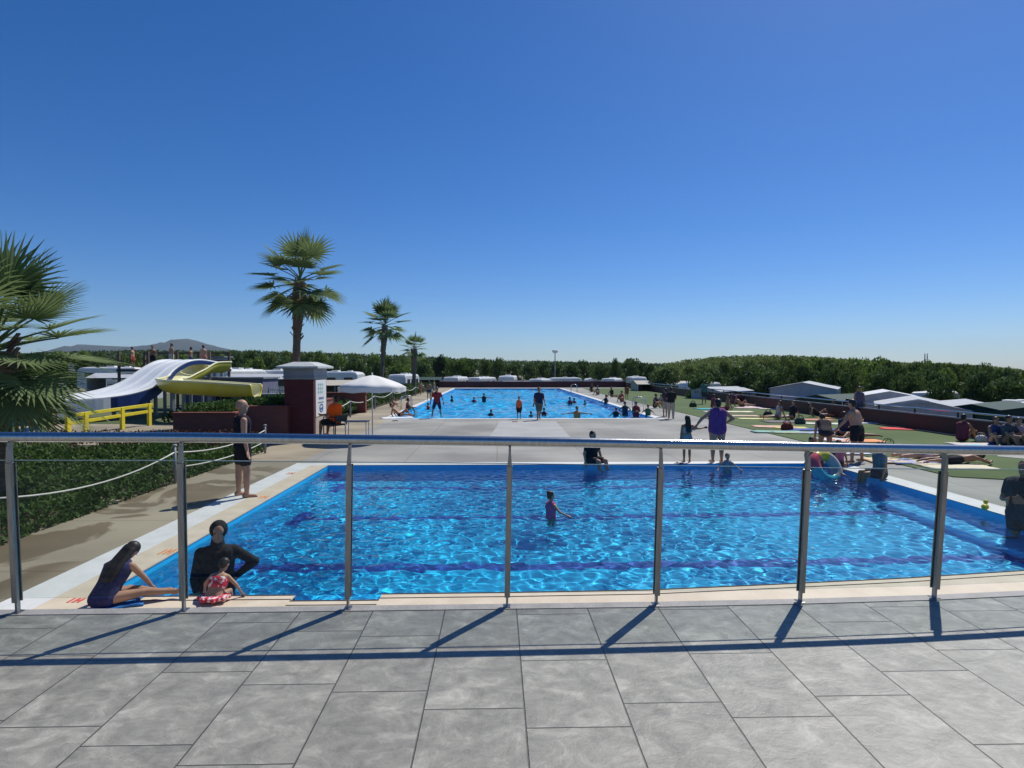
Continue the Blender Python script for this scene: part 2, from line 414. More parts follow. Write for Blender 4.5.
# ---------------------------------------------------------------- terrace (camera stands here)
TZ = .90
def tmat():
    m = newmat('stone_terrace', (.3,.3,.3), .55); b = m.node_tree.nodes['Principled BSDF']
    g = N(m, 'ShaderNodeNewGeometry'); s = N(m, 'ShaderNodeSeparateXYZ'); LK(m, g.outputs['Position'], s.inputs[0])
    def math_(op, a, b_=None):
        n = N(m, 'ShaderNodeMath', operation=op)
        for i, v in enumerate((a, b_)):
            if v is None: continue
            if isinstance(v, (int, float)): n.inputs[i].default_value = v
            else: LK(m, v, n.inputs[i])
        return n.outputs[0]
    u = math_('DIVIDE', math_('SUBTRACT', s.outputs['X'], .12), .445)
    row = math_('FLOOR', u); fu = math_('FRACT', u)
    wn = N(m, 'ShaderNodeTexWhiteNoise', noise_dimensions='1D'); LK(m, row, wn.inputs['W'])
    v = math_('ADD', math_('DIVIDE', s.outputs['Y'], .58), math_('MULTIPLY', wn.outputs['Value'], 3.0))
    fv = math_('FRACT', v); rv = math_('FLOOR', v)
    du = math_('MULTIPLY', math_('MINIMUM', fu, math_('SUBTRACT', 1.0, fu)), .445)
    dv = math_('MULTIPLY', math_('MINIMUM', fv, math_('SUBTRACT', 1.0, fv)), .58)
    nj = N(m, 'ShaderNodeTexNoise'); nj.inputs['Scale'].default_value = 9; LK(m, g.outputs['Position'], nj.inputs['Vector'])
    d = math_('ADD', math_('MINIMUM', du, dv), math_('MULTIPLY', math_('SUBTRACT', nj.outputs['Fac'], .5), .004))
    joint = N(m, 'ShaderNodeMapRange'); joint.inputs['From Min'].default_value = .0015; joint.inputs['From Max'].default_value = .004; LK(m, d, joint.inputs[0])
    # per tile tone and veins
    cid = N(m, 'ShaderNodeCombineXYZ'); LK(m, row, cid.inputs[0]); LK(m, rv, cid.inputs[1])
    w2 = N(m, 'ShaderNodeTexWhiteNoise', noise_dimensions='3D'); LK(m, cid.outputs[0], w2.inputs[0])
    sc_ = N(m, 'ShaderNodeVectorMath', operation='SCALE'); LK(m, w2.outputs['Color'], sc_.inputs[0]); sc_.inputs['Scale'].default_value = 7
    addv = N(m, 'ShaderNodeVectorMath', operation='ADD'); LK(m, g.outputs['Position'], addv.inputs[0]); LK(m, sc_.outputs[0], addv.inputs[1])
    mp = N(m, 'ShaderNodeMapping'); mp.inputs['Rotation'].default_value = (0,0,-.9); mp.inputs['Scale'].default_value = (1.8,2.6,1); LK(m, addv.outputs[0], mp.inputs[0])
    n1 = N(m, 'ShaderNodeTexNoise'); n1.inputs['Scale'].default_value = 3.0; n1.inputs['Detail'].default_value = 10; n1.inputs['Roughness'].default_value = .7; n1.inputs['Distortion'].default_value = .6; LK(m, mp.outputs[0], n1.inputs['Vector'])
    cr = N(m, 'ShaderNodeValToRGB'); e = cr.color_ramp.elements; e[0].position = .30; e[0].color = (.185,.173,.146,1); e[1].position = .72; e[1].color = (.45,.425,.362,1)
    x = e.new(.52); x.color = (.278,.261,.222,1); LK(m, n1.outputs['Fac'], cr.inputs[0])
    n5 = N(m, 'ShaderNodeTexNoise'); n5.inputs['Scale'].default_value = 14; n5.inputs['Detail'].default_value = 8; n5.inputs['Roughness'].default_value = .7; LK(m, g.outputs['Position'], n5.inputs['Vector'])
    c5 = N(m, 'ShaderNodeMapRange'); c5.inputs['From Min'].default_value = .3; c5.inputs['From Max'].default_value = .7; c5.inputs['To Min'].default_value = .84; c5.inputs['To Max'].default_value = 1.16; LK(m, n5.outputs['Fac'], c5.inputs[0])
    tone = math_('ADD', math_('MULTIPLY', w2.outputs['Value'], .16), .90)
    tt = math_('MULTIPLY', tone, c5.outputs[0])
    vm = N(m, 'ShaderNodeVectorMath', operation='SCALE'); LK(m, cr.outputs[0], vm.inputs[0]); LK(m, tt, vm.inputs['Scale'])
    mx = N(m, 'ShaderNodeMix', data_type='RGBA'); LK(m, joint.outputs[0], mx.inputs[0]); mx.inputs[6].default_value = (.12,.11,.09,1); LK(m, vm.outputs[0], mx.inputs[7])
    LK(m, mx.outputs[2], b.inputs['Base Color'])
    hgt = math_('ADD', math_('MULTIPLY', joint.outputs[0], .6), math_('ADD', math_('MULTIPLY', n1.outputs['Fac'], .5), math_('MULTIPLY', n5.outputs['Fac'], .25)))
    bp = N(m, 'ShaderNodeBump'); bp.inputs['Strength'].default_value = .9; bp.inputs['Distance'].default_value = .014; LK(m, hgt, bp.inputs['Height']); LK(m, bp.outputs[0], b.inputs['Normal'])
    rr = N(m, 'ShaderNodeMapRange'); rr.inputs['To Min'].default_value = .34; rr.inputs['To Max'].default_value = .58; LK(m, n1.outputs['Fac'], rr.inputs[0]); LK(m, rr.outputs[0], b.inputs['Roughness'])
    return m
base_px = [(18,613,9.5,437), (184,611,181,437.5), (348,609,350,439.5), (507,607,510,441.5), (656,605,661,444), (800,602,808,447), (934,598,945,449.5)]
posts = []
for bx, by, tx, ty in base_px:
    a = G(bx, by, TZ); b = P(tx, ty, a.y); posts.append((a, b))
a0, b0 = posts[0]; a1, b1 = posts[1]; posts.insert(0, (a0*2-a1+Vector((0,.02,0)), b0*2-b1+Vector((0,.02,0))))
for _ in range(2):
    aN, bN = posts[-1]; aM, bM = posts[-2]; posts.append((aN*2-aM+Vector((-.01,.035,0)), bN*2-bM+Vector((-.01,.035,0))))
posts[0][0].z = TZ
for a, b in posts: a.z = TZ
edge = [(a.x, a.y+.035) for a, b in posts]
edge = [(edge[0][0]-3, edge[0][1]-.1)] + edge + [(edge[-1][0]+2, edge[-1][1]+.5)]
mb = MB(); mb.prism([(edge[0][0], -6), (edge[-1][0], -6)] + edge[::-1], GZ-.1, TZ)
struct(mb.build('terrace', tmat()))
mb = MB()
for i in range(len(edge)-1):
    a, b = edge[i], edge[i+1]
    mb.prism([(a[0], a[1]-.075), (b[0], b[1]-.075), (b[0], b[1]+.006), (a[0], a[1]+.006)], TZ-.06, TZ+.005)
struct(mb.build('terrace_edge', noisy('edge_stone', (.26,.25,.23), (.33,.31,.29), 8, .6, bump=.3)))

def glassmat():
    m = bpy.data.materials.new('panel_glass'); m.use_nodes = True; nt = m.node_tree; nt.nodes.clear()
    out = N(m, 'ShaderNodeOutputMaterial'); mix = N(m, 'ShaderNodeMixShader'); t = N(m, 'ShaderNodeBsdfTransparent'); gl = N(m, 'ShaderNodeBsdfGlossy')
    t.inputs[0].default_value = (.905,.93,.92,1); gl.inputs['Roughness'].default_value = .01
    fr = N(m, 'ShaderNodeFresnel'); fr.inputs[0].default_value = 1.45
    gg = N(m, 'ShaderNodeNewGeometry'); mm_ = N(m, 'ShaderNodeMath', operation='MULTIPLY'); iv = N(m, 'ShaderNodeMath', operation='SUBTRACT'); iv.inputs[0].default_value = 1
    LK(m, gg.outputs['Backfacing'], iv.inputs[1]); LK(m, fr.outputs[0], mm_.inputs[0]); LK(m, iv.outputs[0], mm_.inputs[1])
    LK(m, mm_.outputs[0], mix.inputs[0]); LK(m, t.outputs[0], mix.inputs[1]); LK(m, gl.outputs[0], mix.inputs[2]); LK(m, mix.outputs[0], out.inputs[0])
    return m
PGL = glassmat(); GEDGE = newmat('glass_edge', (.25,.32,.30), .2)
rail = thing('railing', 'curved stainless steel railing with clear glass panels on the terrace edge in the foreground', 'railing', posts[4][0])
RL = posts[4][0]
def loc(v): return Vector(v)-RL
hp = [b for a, b in posts]
# smooth handrail
dense = []
for i in range(len(hp)-1):
    p0, p1, p2, p3 = hp[max(i-1,0)], hp[i], hp[i+1], hp[min(i+2, len(hp)-1)]
    for k in range(8):
        t = k/8; dense.append(.5*((2*p1)+(-p0+p2)*t+(2*p0-5*p1+4*p2-p3)*t*t+(-p0+3*p1-3*p2+p3)*t**3))
dense = [hp[0]+(hp[0]-hp[1])*1.2] + dense + [hp[-1], hp[-1]+(hp[-1]-hp[-2])]
MB().tube([loc(p) for p in dense], .031, 16).build('handrail', STEEL, rail, smooth=True)
for i, (a, b) in enumerate(posts):
    t = posts[min(i+1, len(posts)-1)][0]-posts[max(i-1, 0)][0]; t.z = 0; t.normalize(); nrm = Vector((-t.y, t.x, 0))
    ax = (b-a); L_ = ax.length; ax.normalize()
    def q(w0, w1, z0, z1, d0, d1, nm, m, par):
        mm = MB(); vs = []
        for z, w in ((z0, w0), (z1, w1)):
            for sx, sy in ((-1,d0),(1,d0),(1,d1),(-1,d1)): vs.append(loc(a+ax*z*L_+t*sx*w/2+nrm*sy))
        mm.add(vs, [(3,2,1,0),(4,5,6,7),(0,1,5,4),(1,2,6,5),(2,3,7,6),(3,0,4,7)])
        return mm.build(nm, m, par, bevel=.002)
    po = q(.014, .014, 0.0, .972, -.015, .015, 'post', STEELD, rail)
    q(.034, .034, .065, .855, -.025, -.0165, 'clamp_bar', STEELD, po); q(.034, .034, .065, .855, .0165, .024, 'clamp_bar', STEELD, po)
    q(.028, .012, .8565, .95, -.024, -.0165, 'clamp_tip', STEELD, po)
    q(.045, .045, .0, .010, -.03, .03, 'foot_plate', STEELD, po)
for i in range(len(posts)-1):
    (a, b), (c, d) = posts[i], posts[i+1]; t = (c-a).normalized(); nrm = Vector((-t.y, t.x, 0)).normalized()
    def pan(u, z, o): 
        lo_, hi_ = a.lerp(c, u), b.lerp(d, u); return loc(lo_.lerp(hi_, z)+nrm*o)
    e = .012
    vs = [pan(u, z, o) for o in (-.005, .005) for u, z in ((e,.085),(1-e,.085),(1-e,.865),(e,.865))]
    gp = MB().add(vs, [(3,2,1,0),(4,5,6,7),(0,1,5,4),(1,2,6,5),(3,0,4,7)]).build('glass_panel', PGL, rail)
    vs = [pan(u, z, o) for z in (.866, .870) for u, o in ((e,-.005),(1-e,-.005),(1-e,.005),(e,.005))]
    MB().add(vs, [(3,2,1,0),(4,5,6,7),(0,1,5,4),(1,2,6,5),(2,3,7,6),(3,0,4,7)]).build('glass_edge', GEDGE, gp)
#PART2
# ---------------------------------------------------------------- people
PEND = []                                   # (object, voxel) remeshed together at the end
EYE = newmat('eye', (.03,.02,.02), .2)
def soft(mb, name, mat, parent, vox, it=3):
    o = mb.build(name, mat, parent); PEND.append((o, vox, it)); return o
def nz(v): return Vector(v).normalized()
POSE = {
 'stand': dict(),
 'walk': dict(rt=(.05,.38,-1), lt=(-.05,-.32,-1), rs=(.02,-.05,-1), ls=(-.02,-.5,-1), ru=(.2,-.3,-1), lu=(-.2,.35,-1), rf=(.1,.05,-1), lf=(-.05,.6,-1)),
 'stride': dict(rt=(.45,.1,-1), lt=(-.45,0,-1), rs=(.3,0,-1), ls=(-.35,-.1,-1), ru=(.5,.1,-1), lu=(-.5,.1,-1), rf=(.2,.3,-1), lf=(-.2,.3,-1)),
 'akimbo': dict(ru=(.95,-.15,-.75), lu=(-.95,-.15,-.75), rf=(-.85,.25,-.55), lf=(.85,.25,-.55)),
 'legs_apart': dict(rt=(.3,0,-1), lt=(-.3,0,-1), rs=(.12,0,-1), ls=(-.12,0,-1), ru=(.9,.2,-.6), lu=(-.6,.2,-.8), rf=(.8,.3,-.5), lf=(-.3,.5,-.7)),
 'fold': dict(ru=(.25,.15,-1), lu=(-.25,.15,-1), rf=(-.7,.8,.1), lf=(.7,.8,.15)),
 'sit': dict(rt=(.16,1,.04), lt=(-.16,1,.04), rs=(.02,1,-.12), ls=(-.02,1,-.12), torso=(0,-.12,1), ru=(.3,-.35,-.9), lu=(-.3,-.35,-.9), rf=(.15,-.3,-.9), lf=(-.15,-.3,-.9), foot=(0,.35,1)),
 'sit_knees': dict(rt=(.15,.8,.75), lt=(-.15,.8,.75), rs=(.02,.55,-1), ls=(-.02,.55,-1), torso=(0,.12,1), ru=(.2,.6,-.75), lu=(-.2,.6,-.75), rf=(-.25,.8,-.1), lf=(.25,.8,-.1)),
 'sit_edge': dict(rt=(.12,1,.0), lt=(-.12,1,.0), rs=(.0,.15,-1), ls=(.0,.25,-1), torso=(0,.05,1), ru=(.3,-.05,-1), lu=(-.3,-.05,-1), rf=(.1,.25,-.9), lf=(-.1,.25,-.9), seat=1),
 'sit_chair': dict(rt=(.15,1,-.05), lt=(-.15,1,-.05), rs=(.0,.12,-1), ls=(.0,.12,-1), torso=(0,-.06,1), ru=(.2,.4,-.9), lu=(-.2,.4,-.9), rf=(-.1,1,.0), lf=(.1,1,.0)),
 'sit_side': dict(rt=(.9,.5,.05), lt=(.75,.75,.1), rs=(.9,.35,-.1), ls=(.9,.1,-.12), torso=(.18,.25,1), ru=(.3,.55,-.8), lu=(-.15,.6,-.85), rf=(.1,.6,-.75), lf=(.25,.55,-.8), head=(.3,.4,.9), foot=(1,0,.2)),
 'recline': dict(rt=(.12,1,.06), lt=(-.12,.8,.7), rs=(.0,1,-.1), ls=(0,.7,-1), torso=(0,-.75,.65), ru=(.2,-.15,-1), lu=(-.2,-.15,-1), rf=(.1,.5,-.6), lf=(-.1,.5,-.6), head=(0,-.3,1), foot=(0,.3,1)),
 'lie': dict(torso=(0,-1,.06), head=(0,-1,.12), rt=(.1,1,.02), lt=(-.1,1,.02), rs=(0,1,-.03), ls=(0,1,-.03), ru=(.35,.7,-.05), lu=(-.35,.7,-.05), rf=(.1,1,0), lf=(-.1,1,0), foot=(0,.4,.9)),
 'prone': dict(torso=(0,-1,.12), head=(0,-1,.35), rt=(.1,1,.0), lt=(-.1,1,.0), rs=(0,1,-.03), ls=(0,1,-.03), ru=(.5,-.7,-.35), lu=(-.5,-.7,-.35), rf=(-.6,-.7,0), lf=(.6,-.7,0), foot=(0,.9,-.3)),
 'bend': dict(torso=(0,.8,.6), head=(0,.9,.45), ru=(.1,.3,-1), lu=(-.1,.3,-1), rf=(0,.3,-1), lf=(0,.3,-1), rt=(.1,.15,-1), lt=(-.1,.25,-1), rs=(0,-.3,-1), ls=(0,-.25,-1)),
 'crouch': dict(torso=(0,.5,.9), rt=(.25,.9,.15), lt=(-.25,.9,.05), rs=(0,-.45,-1), ls=(0,-.35,-1), ru=(.1,.7,-.7), lu=(-.1,.7,-.7), rf=(0,.8,-.5), lf=(0,.8,-.5)),
 'wade': dict(ru=(.7,.2,-.6), lu=(-.7,.2,-.6), rf=(.3,.6,-.3), lf=(-.3,.6,-.3)),
 'spread': dict(ru=(1,.1,-.1), lu=(-1,.1,-.1), rf=(.9,.3,-.1), lf=(-.9,.3,-.1)),
 'armup': dict(ru=(.5,.2,.9), lu=(-.4,.1,-.9), rf=(.1,.2,1), lf=(-.1,.3,-.9), rt=(.1,.1,-1)),
 'holdr': dict(ru=(.85,.1,-.5), rf=(.9,.1,.1), lu=(-.2,0,-1), lf=(-.1,.1,-1)),
 'holdl': dict(lu=(-.9,-.1,-.75), lf=(-.45,.2,-.9), ru=(.95,-.15,-.75), rf=(-.85,.25,-.55)),
}
def person(px, py, H, face, pose, label, clothes=(), sk=0, hair='short', vox=.03, b=1.0, z=0.0, Y=None, hairm=None, group=None, ht=None, fingers=None, mod=None, pos=None, child=None, face_shown=True):
    """px,py: where the figure meets the level z in the photograph; face in degrees (0 = looking away)."""
    S = dict(POSE[pose]);
    if mod: S.update(mod)
    g = S.get
    hb = 1.0 if H > 1.35 else 1.0+.45*(1.35-H)         # children have bigger heads
    hh = H*.128*hb
    th_, shn, up, fo = H*.243, H*.243, H*.165, H*.145
    to = H*.285; sw, hw = H*.100*(b**.5), H*.052*(b**.4)
    t = nz(g('torso', (0,0,1))); xa = Vector((1,0,0)); fw = xa.cross(t)*-1
    hip = Vector((0,0,0))
    chest = hip+t*to; neck = chest+t*H*.045
    hd = nz(g('head', t)); headc = neck+hd*(hh*.62)
    J = {}
    for s, k in ((1,'r'), (-1,'l')):
        sh = chest+xa*s*sw-t*H*.012; el = sh+nz(g(k+'u', (.16*s,.0,-1)))*up; wr = el+nz(g(k+'f', (.06*s,.18,-1)))*fo
        hj = hip+xa*s*hw; kn = hj+nz(g(k+'t', (.04*s,.02,-1)))*th_; an = kn+nz(g(k+'s', (.01*s,-.02,-1)))*shn
        ft = nz(g('foot', (.18*s,1,-.12))); J[k] = (sh, el, wr, hj, kn, an, an+ft*H*.085)
    rleg = H*.028
    low = min([hip.z-H*.075*b**.5] + [J[k][i].z-r for k in 'rl' for i, r in ((4,H*.03),(5,rleg),(6,H*.018))])
    if g('seat'): low = hip.z-H*.062*b**.5
    off = Vector((0,0,-low))
    def rel(v): return v+off
    fine = vox < .014 if fingers is None else fingers
    B = MB()
    def trunk(M, inf=0.0, lo=0.0, hi=1.0, shoulders=True):
        r0, r1 = H*.062*b, H*.060*b
        for s in (-1, 0, 1):
            a = hip+xa*s*hw*.8; c = chest+xa*s*sw*.48-t*H*.035
            p, q_ = a.lerp(c, lo), a.lerp(c, hi)
            mid = p.lerp(q_, .5)-xa*s*H*.006
            M.cap(rel(p), rel(mid), r0+inf-.0, H*.053*b**1.2+inf); M.cap(rel(mid), rel(q_), H*.053*b**1.2+inf, r1+inf)
        if shoulders and hi > .9:
            for s in (-1, 1): M.cap(rel(chest-t*H*.03), rel(chest+xa*s*sw*.86-t*H*.02), H*.046+inf, H*.036+inf)
    def leg(M, k, inf=0.0, t0=0.0, t1=2.0):
        sh, el, wr, hj, kn, an, toe = J[k]
        if t0 < 1:
            a, c = hj.lerp(kn, t0), hj.lerp(kn, min(t1, 1)); ra = H*.056*b; rb = H*.034*b**.5
            M.cap(rel(a), rel(c), ra+(rb-ra)*t0+inf, ra+(rb-ra)*min(t1, 1)+inf)
        if t1 > 1:
            calf = kn.lerp(an, .3); M.cap(rel(kn), rel(calf), H*.031*b**.5+inf, H*.033*b**.5+inf)
            e = kn.lerp(an, min(1, t1-1)); M.cap(rel(calf), rel(e), H*.033*b**.5+inf, H*.020+inf)
    def arm(M, k, inf=0.0, t1=2.0):
        sh, el, wr = J[k][:3]
        c = sh.lerp(el, min(t1, 1)); M.cap(rel(sh), rel(c), H*.031*b**.5+inf, H*.023*b**.5+inf)
        if t1 > 1:
            M.cap(rel(el), rel(el.lerp(wr, min(1, t1-1))), H*.024*b**.5+inf, H*.016+inf)
    trunk(B); B.cap(rel(hip+xa*hw*.75), rel(hip-xa*hw*.75), H*.062*b, H*.062*b)
    B.cap(rel(chest-t*.01), rel(neck+hd*hh*.2), H*.040, H*.033)
    if 'bust' in (child or '') or 'bust' in clothes:
        for s in (-1, 1): B.ell(rel(chest+xa*s*sw*.42-t*H*.075+fw*H*.045*b), (H*.036,)*3)
    HM = Matrix((xa, xa.cross(hd)*-1, hd)).transposed() if abs(hd.x) < .05 else Matrix((xa, hd.cross(xa), hd)).transposed()
    hyv = (hd.cross(xa)).normalized(); hxv = hyv.cross(hd).normalized()
    HM = Matrix((hxv, hyv, hd)).transposed()
    def hl(x, y, zz): return rel(headc+hxv*x*hh+hyv*y*hh+hd*zz*hh)
    B.ell(hl(0,-.03,.12), (hh*.385, hh*.45, hh*.42), HM); B.ell(hl(0,.1,-.2), (hh*.29, hh*.31, hh*.33), HM)
    B.cap(hl(0,.40,.08), hl(0,.47,-.08), hh*.045, hh*.075, 8)
    B.cap(hl(-.15,.335,.16), hl(.15,.335,.16), hh*.07, hh*.07, 8)
    B.cap(hl(-.08,.36,-.24), hl(.08,.36,-.24), hh*.055, hh*.055, 8); B.ell(hl(0,.30,-.40), (hh*.13,hh*.1,hh*.09))
    for s in (-1, 1): B.ell(hl(.385*s,-.04,-.02), (hh*.05,hh*.09,hh*.14), HM)
    for k, s in (('r',1), ('l',-1)):
        sh, el, wr, hj, kn, an, toe = J[k]
        leg(B, k); arm(B, k)
        d = (wr-el).normalized(); hn = H*.10
        side = d.cross(nz((.3,.9,.2)));  side.normalize(); pn = side.cross(d)
        if fine:
            B.cap(rel(wr+side*hn*.12), rel(wr+d*hn*.42+side*hn*.16), hn*.13, hn*.13, 8); B.cap(rel(wr-side*hn*.12), rel(wr+d*hn*.42-side*hn*.16), hn*.13, hn*.13, 8)
            for i, (o_, ln) in enumerate(((-.26,.36),(-.09,.43),(.09,.47),(.25,.42))):
                p0 = wr+d*hn*.42+side*hn*o_; p1 = p0+(d*.9+side*o_*.5+pn*.12).normalized()*hn*ln*.55; p2 = p1+(d*.8+side*o_*.3+pn*.45).normalized()*hn*ln*.5
                B.cap(rel(p0), rel(p1), hn*.082, hn*.074, 7); B.cap(rel(p1), rel(p2), hn*.074, hn*.058, 7)
            p0 = wr+d*hn*.12+side*hn*.26; p1 = p0+(d*.65+side*.75).normalized()*hn*.26; p2 = p1+(d*.95+side*.15).normalized()*hn*.22
            B.cap(rel(p0), rel(p1), hn*.095, hn*.085, 7); B.cap(rel(p1), rel(p2), hn*.085, hn*.065, 7)
        else:
            B.cap(rel(wr), rel(wr+d*hn*.45), hn*.2, hn*.24, 8)
            for o_ in (-.2,-.07,.07,.2): B.cap(rel(wr+d*hn*.45+side*hn*o_), rel(wr+d*hn*(.9-abs(o_)*.5)+side*hn*o_*1.3+pn*hn*.1), hn*.09, hn*.07, 6)
            B.cap(rel(wr+d*hn*.15+side*hn*.2), rel(wr+d*hn*.45+side*hn*.42), hn*.1, hn*.07, 6)
        fd = (toe-an).normalized()
        B.cap(rel(an-fd*H*.022-Vector((0,0,H*.004))), rel(toe), H*.024, H*.018, 8)
        if fine:
            for i in range(5):
                o_ = (i-2)*.0085*H; B.cap(rel(toe+xa*o_*.9), rel(toe+fd*H*.02*(1-.12*abs(i-1))+xa*o_*1.1), H*.0075, H*.0065, 6)
    body = soft(B, 'person', skin(sk), None, vox)
    tag(body, label, 'child' if (child == 'child' or H < 1.38) else 'person', group)
    inf = .010+vox*.25
    for c in clothes:
        if isinstance(c, str): continue
        kind, col = c[0], c[1]; M = MB(); m = fab(col) if isinstance(col, tuple) else col
        v = vox
        if kind == 'shorts':
            M.cap(rel(hip+xa*hw*.75), rel(hip-xa*hw*.75), H*.062*b+inf, H*.062*b+inf); trunk(M, inf, 0, .14, False)
            for k in 'rl': leg(M, k, inf+.004, 0, c[2] if len(c) > 2 else .62)
        elif kind == 'trunks':
            M.cap(rel(hip+xa*hw*.75), rel(hip-xa*hw*.75), H*.062*b+inf, H*.062*b+inf)
            for k in 'rl': leg(M, k, inf, 0, .08)
        elif kind == 'leggings':
            M.cap(rel(hip+xa*hw*.75), rel(hip-xa*hw*.75), H*.062*b+inf, H*.062*b+inf); trunk(M, inf, 0, .15, False)
            for k in 'rl': leg(M, k, inf, 0, 1.9)
        elif kind in ('shirt', 'longsleeve', 'tank', 'swimsuit'):
            trunk(M, inf, 0, 1.0, kind in ('shirt', 'longsleeve'))
            if kind in ('shirt',):
                for k in 'rl': arm(M, k, inf+.004, .6)
            if kind == 'longsleeve':
                for k in 'rl': arm(M, k, inf, 1.92)
                M.cap(rel(chest), rel(neck+hd*hh*.05), H*.046+inf*.3, H*.038+inf*.3)
            if kind in ('tank', 'swimsuit'):
                for s in (-1, 1): M.cap(rel(chest+xa*s*sw*.45-t*H*.03), rel(chest+xa*s*sw*.5+t*H*.012), H*.034+inf, H*.028+inf)
            M.cap(rel(hip+xa*hw*.75), rel(hip-xa*hw*.75), H*.062*b+inf, H*.062*b+inf)
            if 'bust' in clothes:
                for s in (-1, 1): M.ell(rel(chest+xa*s*sw*.42-t*H*.075+fw*H*.045*b), (H*.036+inf,)*3)
        elif kind == 'bikini_top': trunk(M, inf, .68, .84, False)
        elif kind == 'skirt':
            trunk(M, inf, 0, .2, False); M.cap(rel(hip+xa*hw*.75), rel(hip-xa*hw*.75), H*.064*b+inf, H*.064*b+inf)
            for k in 'rl': leg(M, k, inf+H*.018, .1, .62)
            M.cap(rel(hip-t*H*.03), rel(hip-t*H*.11), H*.07, H*.085)
        elif kind == 'ruffle':
            for i in range(16):
                a = i*math.pi*2/16; d = Vector((math.cos(a), math.sin(a)*.8, -.12)); p = hip+t*H*.02
                M.cap(rel(p+d*H*.06), rel(p+d*H*(.16+.03*(i % 2))), H*.030, H*.036, 8)
        elif kind == 'armbands':
            for k in 'rl': sh, el = J[k][:2]; M.cap(rel(sh.lerp(el,.45)), rel(sh.lerp(el,.75)), H*.06, H*.06)
        elif kind == 'gloves': pass
        soft(M, {'ruffle':'frilled_skirt','armbands':'arm_floats','longsleeve':'long_sleeved_top','shirt':'shirt','tank':'vest'}.get(kind, kind), m, body, v, 2)
    hm = hairm or HAIR
    M = MB()
    if hair in ('short', 'long', 'bun', 'bald', 'cap', 'hood', 'tail'):
        if hair == 'bald':
            M.ell(hl(0,-.16,-.04), (hh*.375, hh*.36, hh*.26), HM)
        elif hair == 'hood':
            M.ell(hl(0,-.08,.10), (hh*.46, hh*.47, hh*.50), HM); M.ell(hl(0,-.22,-.28), (hh*.34, hh*.27, hh*.36), HM); M.cap(hl(0,-.1,-.5), rel(chest), hh*.33, hh*.42)
        else:
            M.ell(hl(0,-.10,.20), (hh*.425, hh*.44, hh*.42), HM); M.ell(hl(0,-.22,-.05), (hh*.38, hh*.32, hh*.36), HM)
            if hair == 'long':
                e = headc-hyv*hh*.42-hd*hh*.3; e2 = chest-fw*H*.075-t*H*.06; e3 = chest-fw*H*.07-t*H*.15
                for s in (-1, 0, 1):
                    M.cap(rel(headc-hyv*hh*.25+hxv*s*hh*.22), rel(e2+xa*s*H*.04), hh*.22, hh*.2); M.cap(rel(e2+xa*s*H*.04), rel(e3+xa*s*H*.035), hh*.2, hh*.1)
            if hair == 'tail': M.cap(hl(0,-.5,.1), hl(0,-.72,-.5), hh*.13, hh*.07)
            if hair == 'bun': M.ell(hl(0,-.42,.45), (hh*.19,)*3)
        soft(M, 'hair' if hair not in ('hood',) else 'swim_hood', hm, body, min(vox, .02), 2)
        if hair == 'cap':
            M = MB(); M.ell(hl(0,-.06,.24), (hh*.47, hh*.5, hh*.42), HM); M.cap(hl(-.18,.38,.2), hl(.18,.38,.2), hh*.1, hh*.1); M.cap(hl(-.15,.6,.14), hl(.15,.6,.14), hh*.05, hh*.05)
            soft(M, 'cap', ht or fab((.02,.02,.02)), body, min(vox, .014), 2)
    if fine and face_shown:
        for s in (-1, 1): E_ = MB(); E_.ell(hl(.16*s,.385,.05), (hh*.045,hh*.035,hh*.028), HM, 10, 6); E_.build('eye', EYE, body, smooth=True)
    p = pos if pos is not None else (G(px, py, z) if Y is None else P(px, py, Y))
    body.location = (p[0], p[1], z if (pos is None or len(p) < 3) else p[2]); body.rotation_euler = (0,0,R(-face))
    return body
def bake_people():
    bpy.context.view_layer.update()
    for o, vox, it in PEND:
        m = o.modifiers.new('r', 'REMESH'); m.mode = 'VOXEL'; m.voxel_size = vox; m.use_smooth_shade = True
        s_ = o.modifiers.new('s', 'SMOOTH'); s_.factor = .5; s_.iterations = it
    dg = bpy.context.evaluated_depsgraph_get()
    res = []
    for o, vox, it in PEND:
        me = bpy.data.meshes.new_from_object(o.evaluated_get(dg)); res.append((o, me))
    for o, me in res:
        o.modifiers.clear(); old = o.data; me.name = o.name; o.data = me
        me.polygons.foreach_set('use_smooth', [True]*len(me.polygons)); bpy.data.meshes.remove(old)
BLK = (.012,.013,.016); NVY = (.015,.022,.06); RED = (.45,.04,.05); WHT = (.7,.69,.66)
# near figures
girl = person(0,0,1.22,0,'sit_side',"girl with long dark hair sitting on the near left pool corner, legs along the edge", (('swimsuit', (.03,.03,.10)),), 0, 'long', .010, pos=(-3.93, 6.02, .018), mod=dict(torso=(.22,.42,.8), head=(.35,.6,.5)))
person(0,0,1.74,158,'akimbo',"woman in full black swimsuit and hood standing waist deep in the near left pool corner", (('longsleeve', BLK), ('leggings', BLK)), 0, 'hood', .012, b=1.02, pos=(-3.27, 7.05, PD), hairm=fab(BLK), mod=dict(head=(-.1,.15,1), ru=(.22,.1,-1), rf=(-.1,.5,-.8)))
FR = noisy('red_white_print', (.65,.03,.07), (.80,.72,.70), 26, .8, lo=.50, hi=.56)
person(0,0,.76,8,'sit_edge',"small child in a red and white frilled swimsuit sitting before the woman in black", (('bikini_top', FR), ('ruffle', FR)), 0, 'short', .010, pos=(-2.90, 6.16, .018), b=1.2, mod=dict(torso=(0,.55,.85), head=(0,.6,.7), ru=(.75,.1,-.75), lu=(-.75,.1,-.75), rf=(.3,.3,-.8), lf=(-.3,.3,-.8)))
